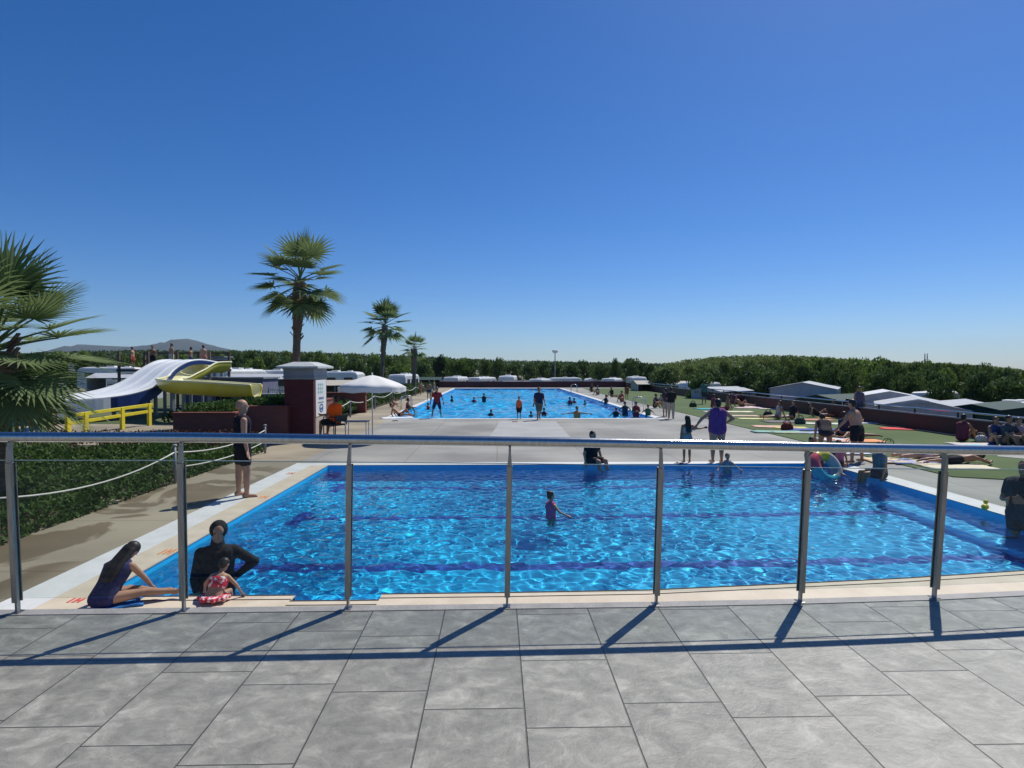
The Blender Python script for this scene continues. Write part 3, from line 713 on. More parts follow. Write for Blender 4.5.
person(243,497,1.85,60,'stand',"bald man in black vest and shorts standing on the left coping of the near pool", (('tank', (.006,.006,.014)), ('shorts', (.007,.007,.01), .62)), 0, 'bald', .014, b=1.2, hairm=skin(0), mod=dict(lu=(-.28,-.1,-1), lf=(0,.35,-1), rt=(.1,.12,-1), lt=(-.1,-.1,-1)), fingers=True)
person(551,517,.96,62,'wade',"small child in a pink swimsuit standing alone in the middle of the near pool", (('swimsuit', (.55,.10,.22)),), 0, 'bun', .014, z=WL, pos=(G(551,517,WL).x, G(551,517,WL).y, WL-.54))
pc = G(592,465,0)
person(0,0,1.52,140,'sit_edge',"person in a black top sitting on the near pool's far edge, feet in the water", (('shirt', BLK), ('shorts', (.03,.03,.035), .7)), 0, 'short', .016, pos=(pc.x, 15.05, .012), b=1.2, mod=dict(torso=(0,.1,1), ru=(.25,-.3,-1), lu=(-.25,.2,-1)))
person(690,464,1.2,-8,'holdr',"little girl with long dark hair and grey skirt holding the purple dressed woman's hand", (('skirt', (.30,.29,.30)),('bikini_top', (.35,.33,.34))), 1, 'long', .016, pos=(4.85, 15.17, .012), mod=dict(ru=(.9,.0,-.42), rf=(.95,0,.12)))
person(718,466,1.64,-4,'akimbo',"woman in a purple swimsuit standing on the far coping beside the little girl", (('swimsuit', (.15,.045,.19)),), 0, 'tail', .016, b=1.42, pos=(5.62, 15.14, .012), mod=dict(lu=(-.9,-.1,-.62), lf=(-.5,.15,-.72)))
person(723,471,.95,185,'wade','small dark haired child in the water right below the woman in purple', (('swimsuit', (.25,.25,.28)),), 0, 'short', .016, pos=(5.62, 14.45, WL-.55))
person(877,466,1.66,-32,'legs_apart',"bare chested man in black swim shorts striding behind the near pool's far right corner", (('shorts', BLK, .6),), 0, 'short', .016, pos=(9.25, 15.15, .0), b=1.15, mod=dict(torso=(.0,.22,1), ru=(.8,.1,-.5), rf=(.9,.3,-.4)))
person(848,466,1.5,20,'bend','woman in a dark swimsuit bending down beside the striding man at the far right coping', (('swimsuit', (.03,.025,.03)),), 1, 'tail', .018, pos=(8.45, 15.2, .012))
person(848,482,1.15,120,'wade','child with black hair in the water behind the swim ring at the far right corner', (('trunks', (.3,.05,.1)),), 1, 'short', .016, pos=(7.85, 13.75, WL-.62))
person(870,470,1.2,170,'sit_edge','child sitting on the far coping between the swim ring and the grey shirted bather', (('trunks', (.04,.05,.12)),), 1, 'short', .018, pos=(8.0, 15.05, .012))
person(888,470,1.15,200,'sit_edge','smallest child sitting on the far right pool corner next to the grey shirted bather', (('swimsuit', (.4,.12,.2)),), 1, 'short', .018, pos=(8.45, 14.6, .012), mod=dict())
person(908,488,1.45,-80,'sit_edge',"bather in a grey shirt sitting on the right coping near the far pool corner", (('shirt', (.17,.17,.17)), ('shorts', (.05,.05,.06), .6)), 1, 'short', .016, pos=(8.40, 12.9, .012), b=1.25)
person(1017,540,1.72,-110,'fold',"bather in dark grey shirt standing in the pool at the photo's right border", (('shirt', (.035,.04,.05)), ('shorts', (.03,.035,.045), .7)), 1, 'short', .013, pos=(8.12, 9.0, -.72), b=1.35)
# lifeguard
lg = person(335,436,1.8,-62,'sit_chair','lifeguard in an orange shirt sitting beside the notice kiosk', (('shirt', (1.0,.11,.006)), ('shorts', BLK, .8)), 1, 'short', .016, pos=(-5.38, 20.0, .16), b=1.3)
# walkers between the pools
G2 = 'people standing and walking between the two pools'
person(437,418,1.55,172,'stride',"person in dark red top and navy shorts striding at the far pool's near left corner", (('shirt', (.20,.025,.035)), ('shorts', NVY, .8)), 1, 'short', .025, group=G2, mod=dict(rt=(.32,.1,-1), lt=(-.22,0,-1), rs=(.12,0,-1), ls=(-.12,-.1,-1)))
person(519,419,1.08,170,'stand','child in an orange top standing at the near edge of the far pool', (('swimsuit', (.75,.13,.04)), ('shorts', BLK, .8)), 1, 'short', .022, group=G2)
person(539,420,1.58,165,'walk','man in a navy shirt walking past the far pool beside the child in orange', (('shirt', NVY), ('shorts', (.10,.12,.10), .9)), 1, 'short', .025, b=1.15, group=G2)
person(671,419,1.55,30,'fold',"person in black top and light trousers at the far pool's near right corner", (('shirt', BLK), ('leggings', (.42,.36,.28))), 1, 'short', .025, b=1.15, group=G2)
person(665,417,1.45,-30,'stand',"slimmer person in dark top and light shorts, left of the light trousers one", (('shirt', (.05,.04,.05)), ('shorts', (.35,.3,.25), .9)), 1, 'tail', .025, group=G2)
person(429,401,1.5,0,'stand','brown skinned bather standing on the left coping of the far pool behind the strider', (('trunks', NVY),), 1, 'short', .03, group=G2)
person(434,396,1.5,90,'walk','bather walking along the left coping, farthest of those left of the far pool', (('shorts', (.3,.28,.3), .6),), 1, 'short', .03, group=G2)
person(421,395,1.3,140,'walk',"pink skinned child on the far pool's left deck in front of the hedge", (('trunks', (.5,.12,.1)),), 0, 'short', .03, group=G2)
person(745,395,1.2,0,'stand','child in a brown shirt standing on the right deck beyond the far pool ladder', (('shirt', (.2,.08,.04)),), 1, 'short', .03, pos=(10.0, 46, 0), group=G2)
person(393,407,1.1,100,'sit_knees',"sunburnt person sitting at the hedge side of the deck, right of the parasol", (('trunks', RED),), 0, 'short', .028, group=G2)
# loungers at the corner of the far pool
G3 = 'people lying at the left corner of the far pool'
person(400,417,1.6,100,'recline','person reclining on a white towel at the left corner of the far pool', (('trunks', BLK),), 1, 'short', .026, group=G3)
person(407,413,1.5,80,'sit_knees','person in dark red sitting close behind the white towel at the far pool corner', (('swimsuit', (.20,.02,.04)),), 1, 'tail', .026, group=G3)
person(422,411,1.1,120,'wade','child with only head and shoulders above water at the left wall of the far pool', (('swimsuit', (.3,.04,.05)),), 1, 'short', .026, pos=(G(424,408).x+.25, G(424,408).y, WL-.7), group=G3)
# swimmers
G4 = 'swimmers in the far pool'
for (x, y, sub, H, f, ps, col, lab) in [
 (452,401,.72,1.5,60,'wade',(.02,.02,.04),'swimmer splashing near the left side of the far pool'),
 (474,402,.70,1.3,160,'wade',(.3,.04,.1),'swimmer left of the bather in black in the middle of the far pool'),
 (484,402,.55,1.5,170,'spread',(.02,.02,.03),'bather in black standing upright in the middle of the far pool'),
 (491,415,.76,1.3,200,'wade',(.05,.04,.08),'swimmer low in the water straight below the bather in black'),
 (531,416,.80,1.3,180,'wade',(.03,.03,.05),'swimmer between the child in orange and the navy shirted man'),
 (544,415,.68,1.2,200,'wade',(.1,.03,.06),'child swimming just right of the navy shirted man'),
 (577,418,.62,1.6,180,'spread',(.65,.22,.07),"broad bather in an orange top with outstretched arms in the far pool"),
 (570,404,.66,1.5,150,'wade',(.2,.04,.08),'left one of two bathers close together in the right half of the far pool'),
 (574,403,.72,1.4,210,'wade',(.25,.02,.04),'right one of two bathers close together in the right half of the far pool'),
 (585,404,.80,1.3,150,'wade',(.03,.03,.06),'lone swimmer near the right wall of the far pool'),
 (606,404,.55,1.5,240,'wade',(.03,.03,.04),'dark bather standing at the middle of the right wall of the far pool'),
 (616,416,.66,1.4,200,'wade',(.02,.03,.05),"bather in dark blue, leftmost of the group in the far pool's near right corner"),
 (625,415,.50,1.5,170,'akimbo',(.02,.05,.08),"bather with hands on hips in the near right group in the far pool"),
 (636,417,.45,1.5,190,'fold',(.22,.03,.04),'bather in dark red in the near right group in the far pool'),
 (648,417,.50,1.3,200,'wade',(.04,.12,.06),'bather in green, rightmost in the near right corner of the far pool')]:
    p = G(x, y, WL); person(0,0,H,f,ps,lab,(('swimsuit', col),),1,'short',.028,pos=(p.x,p.y,WL-sub*H),group=G4)
G5 = 'people sitting along the right side of the far pool'
for (x, y, H, f, ps, col, lab) in [
 (592,392,1.6,200,'sit_knees',(.03,.03,.04),'person in black sitting on the right deck near the far end of the far pool'),
 (598,395,1.6,230,'sit_knees',(.25,.25,.28),'person in grey sitting on the right deck behind the dark bather'),
 (612,397,1.6,150,'sit',(.02,.02,.03),'person with legs stretched out on the right deck of the far pool'),
 (622,402,1.5,220,'sit_knees',(.4,.1,.1),'person in red sitting on the deck above the near right group of bathers'),
 (655,408,1.6,140,'sit_knees',(.02,.02,.03),'person in black sitting on the deck left of the standing pair'),
 (661,404,1.2,200,'sit_knees',(.5,.48,.45),'child in white sitting on the deck behind the standing pair')]:
    person(x,y,H,f,ps,lab,(('swimsuit', col),),1,'short',.03,group=G5)
# people on the turf
G6 = 'people on the artificial turf'
TZ_ = .02
turf_people = [
 (704,404,1.6,0,'stand',(('shirt',(.05,.16,.15)),('shorts',(.03,.05,.06),.8)),'person in a green shirt standing on the turf behind the woman in purple',1.0),
 (713,408,1.5,60,'sit_knees',(('swimsuit',(.25,.03,.05)),),'sunbather in dark red sitting up on a teal towel left of the woman in purple',1.0),
 (727,410,1.6,-60,'sit',(('trunks',(.3,.05,.07)),),'sunburnt man sitting right behind the woman in purple',1.2),
 (735,404,1.6,20,'sit_knees',(('shirt',(.25,.05,.11)),),'person in a wine coloured shirt sitting against the maroon fence',1.2),
 (742,407,1.7,80,'recline',(('trunks',(.1,.02,.04)),),'person reclining on a pale towel next to the wine coloured shirt',1.0),
 (754,405,1.5,180,'sit_knees',(('swimsuit',(.25,.09,.20)),),'person in mauve sitting alone with the back to the maroon fence',1.0),
 (778,419,1.6,-90,'sit',(('swimsuit',(.35,.33,.34)),),'sunbather in a pale top, left one of a pair on the turf',1.0),
 (792,419,1.6,-100,'sit',(('shirt',(.02,.02,.03)),),'dark dressed sunbather leaning back, right one of a pair on the turf',1.0),
 (819,417,1.6,110,'recline',(('swimsuit',BLK),),'person in black leaning back near the fence behind the towels',1.0),
 (832,416,1.6,-100,'sit',(('trunks',(.4,.06,.04)),),'sunburnt person in red trunks sitting beside the fence',1.1),
 (846,418,1.7,90,'sit_knees',(('shirt',(.05,.03,.04)),),'dark figure with drawn up knees by the fence, left of the striding man',1.2),
 (859,421,1.6,200,'stand',(('tank',(.11,.10,.15)),('shorts',(.05,.06,.1),.7)),'person in a grey vest standing by the fence behind the striding man',1.0),
 (842,437,1.6,80,'sit_knees',(('shirt',(.03,.025,.06)),('shorts',BLK,.6)),'person in navy hugging the knees on a towel left of the striding man',1.1),
 (856,438,1.5,90,'prone',(('trunks',(.65,.2,.05)),),'person with orange trunks lying on the front beside the navy dressed sitter',1.0),
 (962,441,1.6,70,'sit_knees',(('swimsuit',(.14,.03,.05)),),'woman in dark red sitting by the fence to the right of the striding man',1.1),
 (994,445,1.6,190,'sit_knees',(('swimsuit',(.04,.05,.16)),),'leftmost of three people sitting on blue towels by the right end of the fence',1.1),
 (1006,446,1.7,170,'sit_knees',(('shirt',(.06,.07,.08)),),'middle one of three people sitting on blue towels by the right end of the fence',1.2),
 (1017,446,1.6,200,'sit_knees',(('swimsuit',(.4,.3,.3)),),'rightmost of three people sitting on blue towels by the right end of the fence',1.0),
 (955,464,1.6,-92,'prone',(('shorts',BLK,.7),),"person in black shorts lying face down on a cream towel on the turf",1.0),
 (921,459,1.6,-100,'lie',(('swimsuit',(.45,.5,.6)),),'person in a pale blue swimsuit lying on a towel left of the face down sunbather',1.0)]
for (x, y, H, f, ps, cl, lab, bb) in turf_people:
    person(x, y, H, f, ps, lab, cl, 1 if (x*7) % 3 else 0, 'short' if x % 2 else 'tail', .022 if y > 430 else .027, b=bb, z=TZ_, group=G6)
person(51,433,1.25,150,'stand','sunburnt child standing at the end of the blue water channel at the left', (('trunks', NVY),), 0, 'short', .02, pos=(P(51,433,19.8).x, 19.8, .12))
# towels and small things on the ground
def towel(x, y, w_, l_, rz, col, lab, z=.021, grp='towels spread on the turf', name='towel', Y=None):
    w_ *= .82; p = G(x, y, z); mb = MB(); n = 9; rs = random.Random(int(x*13+y)); vs = []; fs = []
    for s_ in (0, 1):
        for j in range(n):
            for i in range(n):
                u, v = i/(n-1)-.5, j/(n-1)-.5
                zz = .006+.012*abs(math.sin(u*9+x))*abs(math.cos(v*7+y))+(.014 if s_ else 0)
                if not s_: zz = .001
                vs.append((u*w_+.02*math.sin(v*8+x), v*l_+.02*math.sin(u*7+y), zz))
    for s_ in (0, 1):
        for j in range(n-1):
            for i in range(n-1):
                a = s_*n*n+j*n+i; q_ = (a, a+1, a+n+1, a+n); fs.append(q_ if s_ else q_[::-1])
    rim = [i for i in range(n)]+[j*n+n-1 for j in range(1, n)]+[(n-1)*n+i for i in range(n-2, -1, -1)]+[j*n for j in range(n-2, 0, -1)]
    for i in range(len(rim)): a, b = rim[i], rim[(i+1) % len(rim)]; fs.append((a, b, b+n*n, a+n*n))
    mb.add(vs, fs); o = mb.build(name, fab(col), smooth=True); o.location = p; o.rotation_euler = (0,0,R(rz)); return tag(o, lab, 'towel', grp)
TEAL=(.05,.35,.38); PALE=(.62,.60,.50); YEL=(.66,.60,.28); PINK=(.6,.3,.3); CY=(.12,.5,.62); ORG=(.75,.3,.12)
for a in [
 (711,409,2.2,1.0,5,TEAL,'teal towel under the sitter left of the woman in purple'),(716,412,1.6,.9,4,(.5,.62,.62),'pale blue towel in front of the teal towel'),
 (736,412,2.2,1.0,-6,(.65,.58,.42),'cream towel to the right of the woman in purple'),(741,416,2.0,.8,-6,(.58,.42,.32),'peach towel in front of the cream towel'),
 (748,408,2.0,1.0,-8,(.6,.42,.42),'pink towel by the maroon fence'),(761,407,3.0,1.1,-8,(.62,.6,.58),'long white cloth along the fence'),(772,409,1.8,.9,-8,(.55,.5,.42),'beige towel at the right end of the long white cloth'),
 (755,419,1.9,.7,-8,YEL,'lone pale yellow towel in the middle of the turf'),(785,422,2.3,1.0,-5,(.18,.14,.16),'dark towel under the pair of sunbathers'),
 (774,427,2.0,.9,-10,(.62,.38,.28),'salmon towel in front of the pair of sunbathers'),(790,428,1.6,.8,-10,(.6,.5,.18),'yellow patterned towel beside the salmon towel'),
 (777,432,2.2,.7,-8,(.25,.42,.36),'green towel nearest to the concrete path'),(791,433,1.6,.6,-10,(.32,.35,.22),'olive towel at the right end of the green towel'),
 (812,430,2.6,.8,-6,(.06,.10,.30),'dark blue towel between the yellow and the grey things'),(815,433,1.8,.5,-8,(.35,.42,.6),'light blue strip towel along the dark blue one'),
 (815,420,1.9,.8,-8,(.5,.22,.16),'red towel behind the dark blue towel'),(824,424,2.0,.7,-8,(.6,.6,.48),'cream strip towel behind the navy dressed sitter'),
 (834,418,1.8,.9,-8,(.6,.35,.12),'orange towel under the sunburnt person in red trunks'),(866,423,1.2,.8,-8,(.7,.7,.7),'white towel beside the person in the grey vest'),
 (841,440,1.7,.9,-6,(.6,.58,.6),'white towel under the navy dressed sitter'),(857,441,1.9,.9,-6,ORG,'orange and cream towel under the one lying on the front'),
 (868,446,2.2,.9,-6,(.05,.06,.2),'navy towel in front of the orange one'),(833,452,1.5,.7,-6,(.45,.45,.42),'grey towel at the turf border left of the bending woman'),
 (846,453,1.3,.7,-6,(.6,.62,.66),'pale towel at the turf border behind the bending woman'),(897,429,1.4,.9,-20,(.62,.07,.07),'red towel right of the striding man'),
 (955,467,1.9,.75,-4,(.62,.56,.40),'cream towel under the face down sunbather'),(920,462,1.9,.8,-4,(.30,.36,.55),'blue patterned towel under the pale blue swimsuit'),
 (893,461,1.6,.8,-4,(.66,.5,.3),'peach towel by the pool corner on the turf'),(975,445,1.6,.8,-10,(.55,.5,.45),'grey towel next to the woman in dark red'),
 (985,447,1.3,.8,-8,CY,'turquoise towel, left one of two by the right end of the fence'),(1004,450,1.8,.9,-8,(.08,.3,.55),'bright blue towel, right one of two by the right end of the fence'),
 (927,447,.9,.5,-8,(.06,.06,.06),'small black cloth alone on the turf')]:
    towel(*a)
towel(118,604,.5,.35,30,(.03,.16,.42),'blue towel on the near left coping beside the long haired girl',.019,'towels on the concrete deck')
towel(397,418,1.9,.75,20,(.7,.7,.7),'white towel on the concrete at the left corner of the far pool',.001,'towels on the concrete deck')
towel(505,464,.1,.1,0,WHT,'x') if False else None
def bag(x, y, col, lab, s=1.0, z=.02):
    p = G(x, y, z); t_ = MB()
    prof = [(.02,0),(.17,.0),(.20,.05),(.19,.16),(.13,.26),(.05,.285),(.0,.28)]
    M_ = Matrix.Diagonal((1.25*s,.7*s,1*s)); t_.lathe(prof, 16, M=M_)
    o = t_.build('beach_bag', fab(col), smooth=True); o.location = p; tag(o, lab, 'bag', 'bags left on the turf')
    hm_ = MB()
    for sy in (-.06, .06): hm_.tube([(.13*math.cos(a)*s, sy*s, (.22+.17*math.sin(a))*s) for a in [math.pi*i/10 for i in range(11)]], .012*s, 6)
    hm_.build('handle', fab(tuple(c*.6 for c in col)), o, smooth=True)
bag(768,417,(.02,.03,.03),'black beach bag left of the pair of sunbathers'); bag(787,430,(.16,.03,.02),'dark red bag on the salmon towel')
bag(800,424,(.05,.08,.07),'dark green bag to the right of the pair of sunbathers'); bag(851,452,(.5,.52,.56),'pale bag on the towels at the turf border')
bag(888,452,(.14,.20,.07),'olive bag behind the striding man'); bag(693,407,(.02,.06,.03),'dark green bag on the turf by the concrete path'); bag(828,436,(.03,.03,.04),'black bag beside the navy dressed sitter',.9)
bag(981,442,(.55,.52,.48),'pale bag between the woman in dark red and the blue towels',.8)

# ring, toy duck, sandals
r = thing('swim_ring', 'teal, red and yellow inflatable swim ring standing in the water at the far right corner', 'swim ring', (G(820,476,WL).x+.05, 13.5, .14))
r.rotation_euler = (R(62), 0, R(20))
cols = [(.55,.52,.48),(.75,.62,.05),(.75,.12,.14),(.02,.45,.55),(.04,.40,.50),(.50,.48,.45)]
for i in range(6):
    q_ = MB(); n0 = 7; ps_ = [(.30*math.cos(2*math.pi*(i+k/n0)/6), .30*math.sin(2*math.pi*(i+k/n0)/6), 0) for k in range(n0+1)]
    q_.tube(ps_, .125, 14, False); q_.build('segment', noisy('ring_vinyl', cols[i], tuple(c*.9 for c in cols[i]), 5, .25), r, smooth=True)
pdk = G(985,510,.012)
dk = thing('toy_duck', 'small yellow toy duck left on the right coping of the near pool', 'toy', (pdk.x, pdk.y, .012), R(40))
q_ = MB(); q_.ell((0,0,.055), (.085,.055,.052)); q_.cap((-.06,0,.07),(-.1,0,.095),.03,.012); q_.ell((.055,0,.13), (.04,.037,.038)); b_ = q_.build('body', YPAINT, dk, smooth=True)
q_ = MB(); q_.cap((.085,0,.125),(.115,0,.118),.014,.008); q_.build('beak', fab((.7,.2,.03)), dk, smooth=True)
def sandals(x, y, col, lab):
    p = G(x, y, .0); t_ = thing('sandals', lab, 'sandals', p, rnd()*6, 'sandals left on the deck')
    for s_ in (-1, 1):
        q_ = MB(); q_.cap((s_*.07,-.07,.012),(s_*.075,.08,.012),.036,.042,10); q_.v = [(a, b, min(max(c, .001), .02)) for a, b, c in q_.v]; so_ = q_.build('sole', fab(col), t_)
        q_ = MB(); q_.tube([(s_*.07-.035,.0,.015),(s_*.072,.055,.05),(s_*.07+.035,.0,.015)], .007, 6); q_.build('strap', fab((.05,.05,.05)), t_)
sandals(680,464,(.1,.09,.09),'grey sandals behind the little girl on the far coping'); sandals(860,464,(.4,.38,.36),'pale sandals by the bending woman'); sandals(395,421,(.05,.04,.04),'black sandals near the white towel at the far pool')
sandals(515,422,(.25,.05,.04),'red sandals near the child in orange')
# ---------------------------------------------------------------- lifeguard post: chair, table, parasol, kiosk
ch = thing('lifeguard_chair', 'black chair under the lifeguard by the notice kiosk', 'chair', (-5.38, 20.0, 0), R(62)); ch.scale = (1.1,1.1,1.33)
q_ = MB(); q_.box(-.24,.24,-.22,.26,.40,.44); q_.build('seat', DARKP, ch, bevel=.01)
q_ = MB(); q_.box(-.24,.24,-.27,-.235,.50,.66); q_.build('backrest', DARKP, ch, bevel=.01)
for sx in (-1, 1):
    for sy in (-.22, .24):
        q_ = MB(); q_.tube([(sx*.22,sy,0),(sx*.21,sy,.41)], .016, 8); q_.build('leg', DARKP, ch)
    q_ = MB(); q_.tube([(sx*.23,-.25,.42),(sx*.23,-.27,.66)], .015, 8); q_.build('back_post', DARKP, ch)
    q_ = MB(); q_.tube([(sx*.25,-.26,.62),(sx*.26,.2,.62),(sx*.22,.24,.42)], .014, 8); q_.build('armrest', DARKP, ch)
tb = thing('side_table', 'white metal table beside the orange shirted lifeguard', 'table', (-4.62, 19.9, 0))
q_ = MB(); q_.box(-.38,.38,-.25,.25,.66,.69); q_.build('tabletop', GREYP, tb, bevel=.008)
for sx in (-1, 1):
    for sy in (-1, 1):
        q_ = MB(); q_.tube([(sx*.34,sy*.21,0),(sx*.33,sy*.20,.66)], .014, 8); q_.build('leg', WHITEP, tb)
def parasol():
    X, Y = -4.2, 20.3
    u = thing('parasol', 'white round parasol on a slim pole beside the lifeguard', 'parasol', (X, Y, 0))
    q_ = MB(); q_.tube([(0,0,0),(0,0,2.2)], .019, 10); q_.build('pole', WHITEP, u, smooth=True)
    q_ = MB(); q_.lathe([(0.0,.10),(.06,.10),(.24,.06),(.26,.0),(0,0)], 20); q_.build('base', GREYP, u, smooth=True)
    q_ = MB(); n = 8; vs = [(0,0,2.20)]; k = 4
    rings = [(.3,2.135),(.62,2.03),(.9,1.925),(1.14,1.80)]
    sub = 6
    for r_, z_ in rings:
        for i in range(n*sub):
            a = 2*math.pi*i/(n*sub); f_ = abs((i % sub)/sub-.5)*2; rr = r_*(.955+.045*f_); zz = z_-(.0 if f_ > .9 else .018*(1-f_)*r_)
            vs.append((rr*math.cos(a), rr*math.sin(a), zz))
    m_ = n*sub; fs = [(0, 1+i, 1+(i+1) % m_) for i in range(m_)]
    for j in range(len(rings)-1):
        for i in range(m_): a0_ = 1+j*m_+i; b0_ = 1+j*m_+(i+1) % m_; fs.append((a0_, a0_+m_, b0_+m_, b0_))
    q_.add(vs, fs); cn = q_.build('canopy', CANV, u, smooth=True); so_ = cn.modifiers.new('s', 'SOLIDIFY'); so_.thickness = .006
    q_ = MB(); vs = []; 
    for z_, rr in ((1.80,1.0),(1.66,1.0)):
        for i in range(m_):
            a = 2*math.pi*i/m_; f_ = abs((i % sub)/sub-.5)*2; r_ = 1.142*(.955+.045*f_); vs.append((r_*math.cos(a), r_*math.sin(a), z_-(.0 if z_ > 1.7 else .02*(1-f_))-(.018*(1-f_))))
    q_.add(vs, [(i, i+m_, (i+1) % m_+m_, (i+1) % m_) for i in range(m_)]); va = q_.build('valance', CANV, u); so_ = va.modifiers.new('s', 'SOLIDIFY'); so_.thickness = .004
    for i in range(8):
        a = 2*math.pi*i/8; q_ = MB(); q_.tube([(0,0,2.15),(1.1*math.cos(a),1.1*math.sin(a),1.80)], .008, 5); q_.build('rib', WHITEP, u)
    q_ = MB(); q_.ell((0,0,2.23),(.03,.03,.045)); q_.build('finial', WHITEP, u, smooth=True)
CANV = leafmat('parasol_cloth', (.90,.87,.83), (.92,.89,.85), .2)
parasol()
def kiosk():
    k = thing('kiosk', 'dark maroon brick column with a grey tiled roof and a white notice board', 'kiosk', (-6.55, 20.75, 0))
    q_ = MB(); q_.box(-.48,.48,-.75,.75,0,2.05); q_.build('wall', MAROON2, k, bevel=.01)
    q_ = MB(); q_.box(-.50,.50,-.77,.77,2.052,2.42); q_.box(-.53,.53,-.80,.80,2.12,2.16); q_.build('upper_band', GREYP, k, bevel=.008)
    q_ = MB(); e_ = [(-.68,-.95),(.68,-.95),(.68,.95),(-.68,.95)]
    q_.add([(x, y, 2.422) for x, y in e_]+[(x, y, 2.49) for x, y in e_]+[(-.25,-.5,2.64),(.25,-.5,2.64),(.25,.5,2.64),(-.25,.5,2.64)],
           [(3,2,1,0),(0,1,5,4),(1,2,6,5),(2,3,7,6),(3,0,4,7),(4,5,9,8),(5,6,10,9),(6,7,11,10),(7,4,8,11),(8,9,10,11)]); q_.build('roof', ROOFG, k)
    sg = MB(); sg.box(.481,.505,-.58,.62,.80,2.03); nb = sg.build('notice_board', WHITEP, k)
    def txt(body, y, z, size, m, squ=1):
        c = bpy.data.curves.new('lettering', 'FONT'); c.body = body; c.size = size; c.align_x = 'CENTER'; c.extrude = .001
        o = bpy.data.objects.new('lettering', c); COL.objects.link(o); o.parent = nb; o.location = (.507, y, z); o.rotation_euler = (R(90), 0, R(90)); o.scale = (squ,1,1); c.materials.append(m)
    bl = newmat('sign_blue', (.05,.12,.30), .5); tl = newmat('sign_green', (.25,.50,.47), .5)
    # pale green drawing, two lines of small blue print and a blue emblem as seen on the board (the print is unreadable)
    q_ = MB()
    for i in range(3): q_.box(.506,.509,-.33+.22*i,-.27+.22*i,1.55,1.93)
    for i in range(3): q_.box(.506,.509,-.38,.26,1.60+.13*i,1.62+.13*i)
    q_.build('printed_drawing', tl, nb)
    q_ = MB()
    for i in range(4): q_.box(.506,.509,-.26+.15*i,-.15+.15*i,1.36,1.44)
    for i in range(6): q_.box(.506,.509,-.33+.11*i,-.25+.11*i,1.24,1.275)
    q_.build('printed_text', bl, nb)
    q_ = MB(); q_.lathe([(.20,0),(.20,.003),(.13,.003),(.13,0)], 24, M=Matrix(((0,0,1),(1.15,0,0),(0,.75,0)))); q_.v = [(x+.506, y+.03, z+1.06) for x, y, z in q_.v]
    q_.box(.506,.5085,-.18,.24,1.0,1.08); q_.build('emblem', bl, nb)
    q_ = MB(); q_.box(.481,.497,-.60,.64,.02,.77); q_.build('lower_panel', noisy('pale_tile', (.50,.42,.34), (.44,.37,.30), 6, .5), k)
ROOFG = noisy('grey_roof', (.42,.44,.43), (.52,.54,.53), 5, .6, bump=.3)
def brickmat(name, c1, c2, mo):
    m = newmat(name, c1, .8); b = m.node_tree.nodes['Principled BSDF']; tc = N(m, 'ShaderNodeTexCoord'); mp = N(m, 'ShaderNodeMapping'); mp.inputs['Rotation'].default_value = (R(90),0,0)
    s = N(m, 'ShaderNodeSeparateXYZ'); c = N(m, 'ShaderNodeCombineXYZ'); ad = N(m, 'ShaderNodeMath', operation='ADD')
    LK(m, tc.outputs['Object'], s.inputs[0]); LK(m, s.outputs['X'], ad.inputs[0]); LK(m, s.outputs['Y'], ad.inputs[1]); LK(m, ad.outputs[0], c.inputs[0]); LK(m, s.outputs['Z'], c.inputs[1])
    br = N(m, 'ShaderNodeTexBrick'); br.inputs['Scale'].default_value = 1; br.inputs['Brick Width'].default_value = .24; br.inputs['Row Height'].default_value = .07; br.inputs['Mortar Size'].default_value = .006
    br.inputs['Color1'].default_value = (*c1,1); br.inputs['Color2'].default_value = (*c2,1); br.inputs['Mortar'].default_value = (*mo,1)
    LK(m, c.outputs[0], br.inputs['Vector']); LK(m, br.outputs[0], b.inputs['Base Color'])
    return m
MAROON2 = brickmat('maroon_brick', (.13,.022,.022), (.10,.016,.018), (.06,.014,.014))
kiosk()
# brown planters
def leaves(mb, n, fn, size, rs, flat=0.0):
    for _ in range(n):
        c = Vector(fn(rs)); s_ = size*rs.uniform(.6, 1.35)
        a = Vector((rs.gauss(0,1), rs.gauss(0,1), rs.gauss(0,1)*(1-flat))).normalized(); b = a.cross(Vector((rs.gauss(0,1), rs.gauss(0,1), rs.gauss(0,1)))).normalized()
        mb.add([c-a*s_, c-b*s_*.45, c+a*s_, c+b*s_*.45], [(0,1,2,3)])
BRK = brickmat('red_brown_brick', (.22,.07,.05), (.18,.055,.04), (.12,.06,.05))
def planter(x0, x1, y0, y1, h, lab, n):
    t_ = thing('planter', lab, 'planter', (x0, y0, 0), 0, 'red brown brick planters left of the kiosk')
    w_, d_ = x1-x0, y1-y0
    q_ = MB(); q_.prism([(0,0),(w_,0),(w_,d_),(0,d_)], -.3, h-.06); q_.build('wall', BRK, t_)
    q_ = MB(); q_.box(-.03,w_+.03,-.03,.22,h-.058,h); q_.box(w_-.22,w_+.03,.223,d_+.03,h-.058,h); q_.build('coping', BROWNW, t_, bevel=.01)
    q_ = MB(); rs = random.Random(int(x0*10)); leaves(q_, n, lambda r_: (r_.uniform(.05,w_-.3), r_.uniform(.3,d_), h-.05+r_.random()**2*.3), .07, rs); q_.build('plants', IVY, t_)
planter(-10.3, -8.35, 19.3, 25, 1.02, 'left and lower red brown brick planter with green plants on top', 5000)
planter(-8.3, -6.85+.0, 19.75, 25.2, 1.2, 'right red brown brick planter next to the kiosk, with green plants on top', 4500)
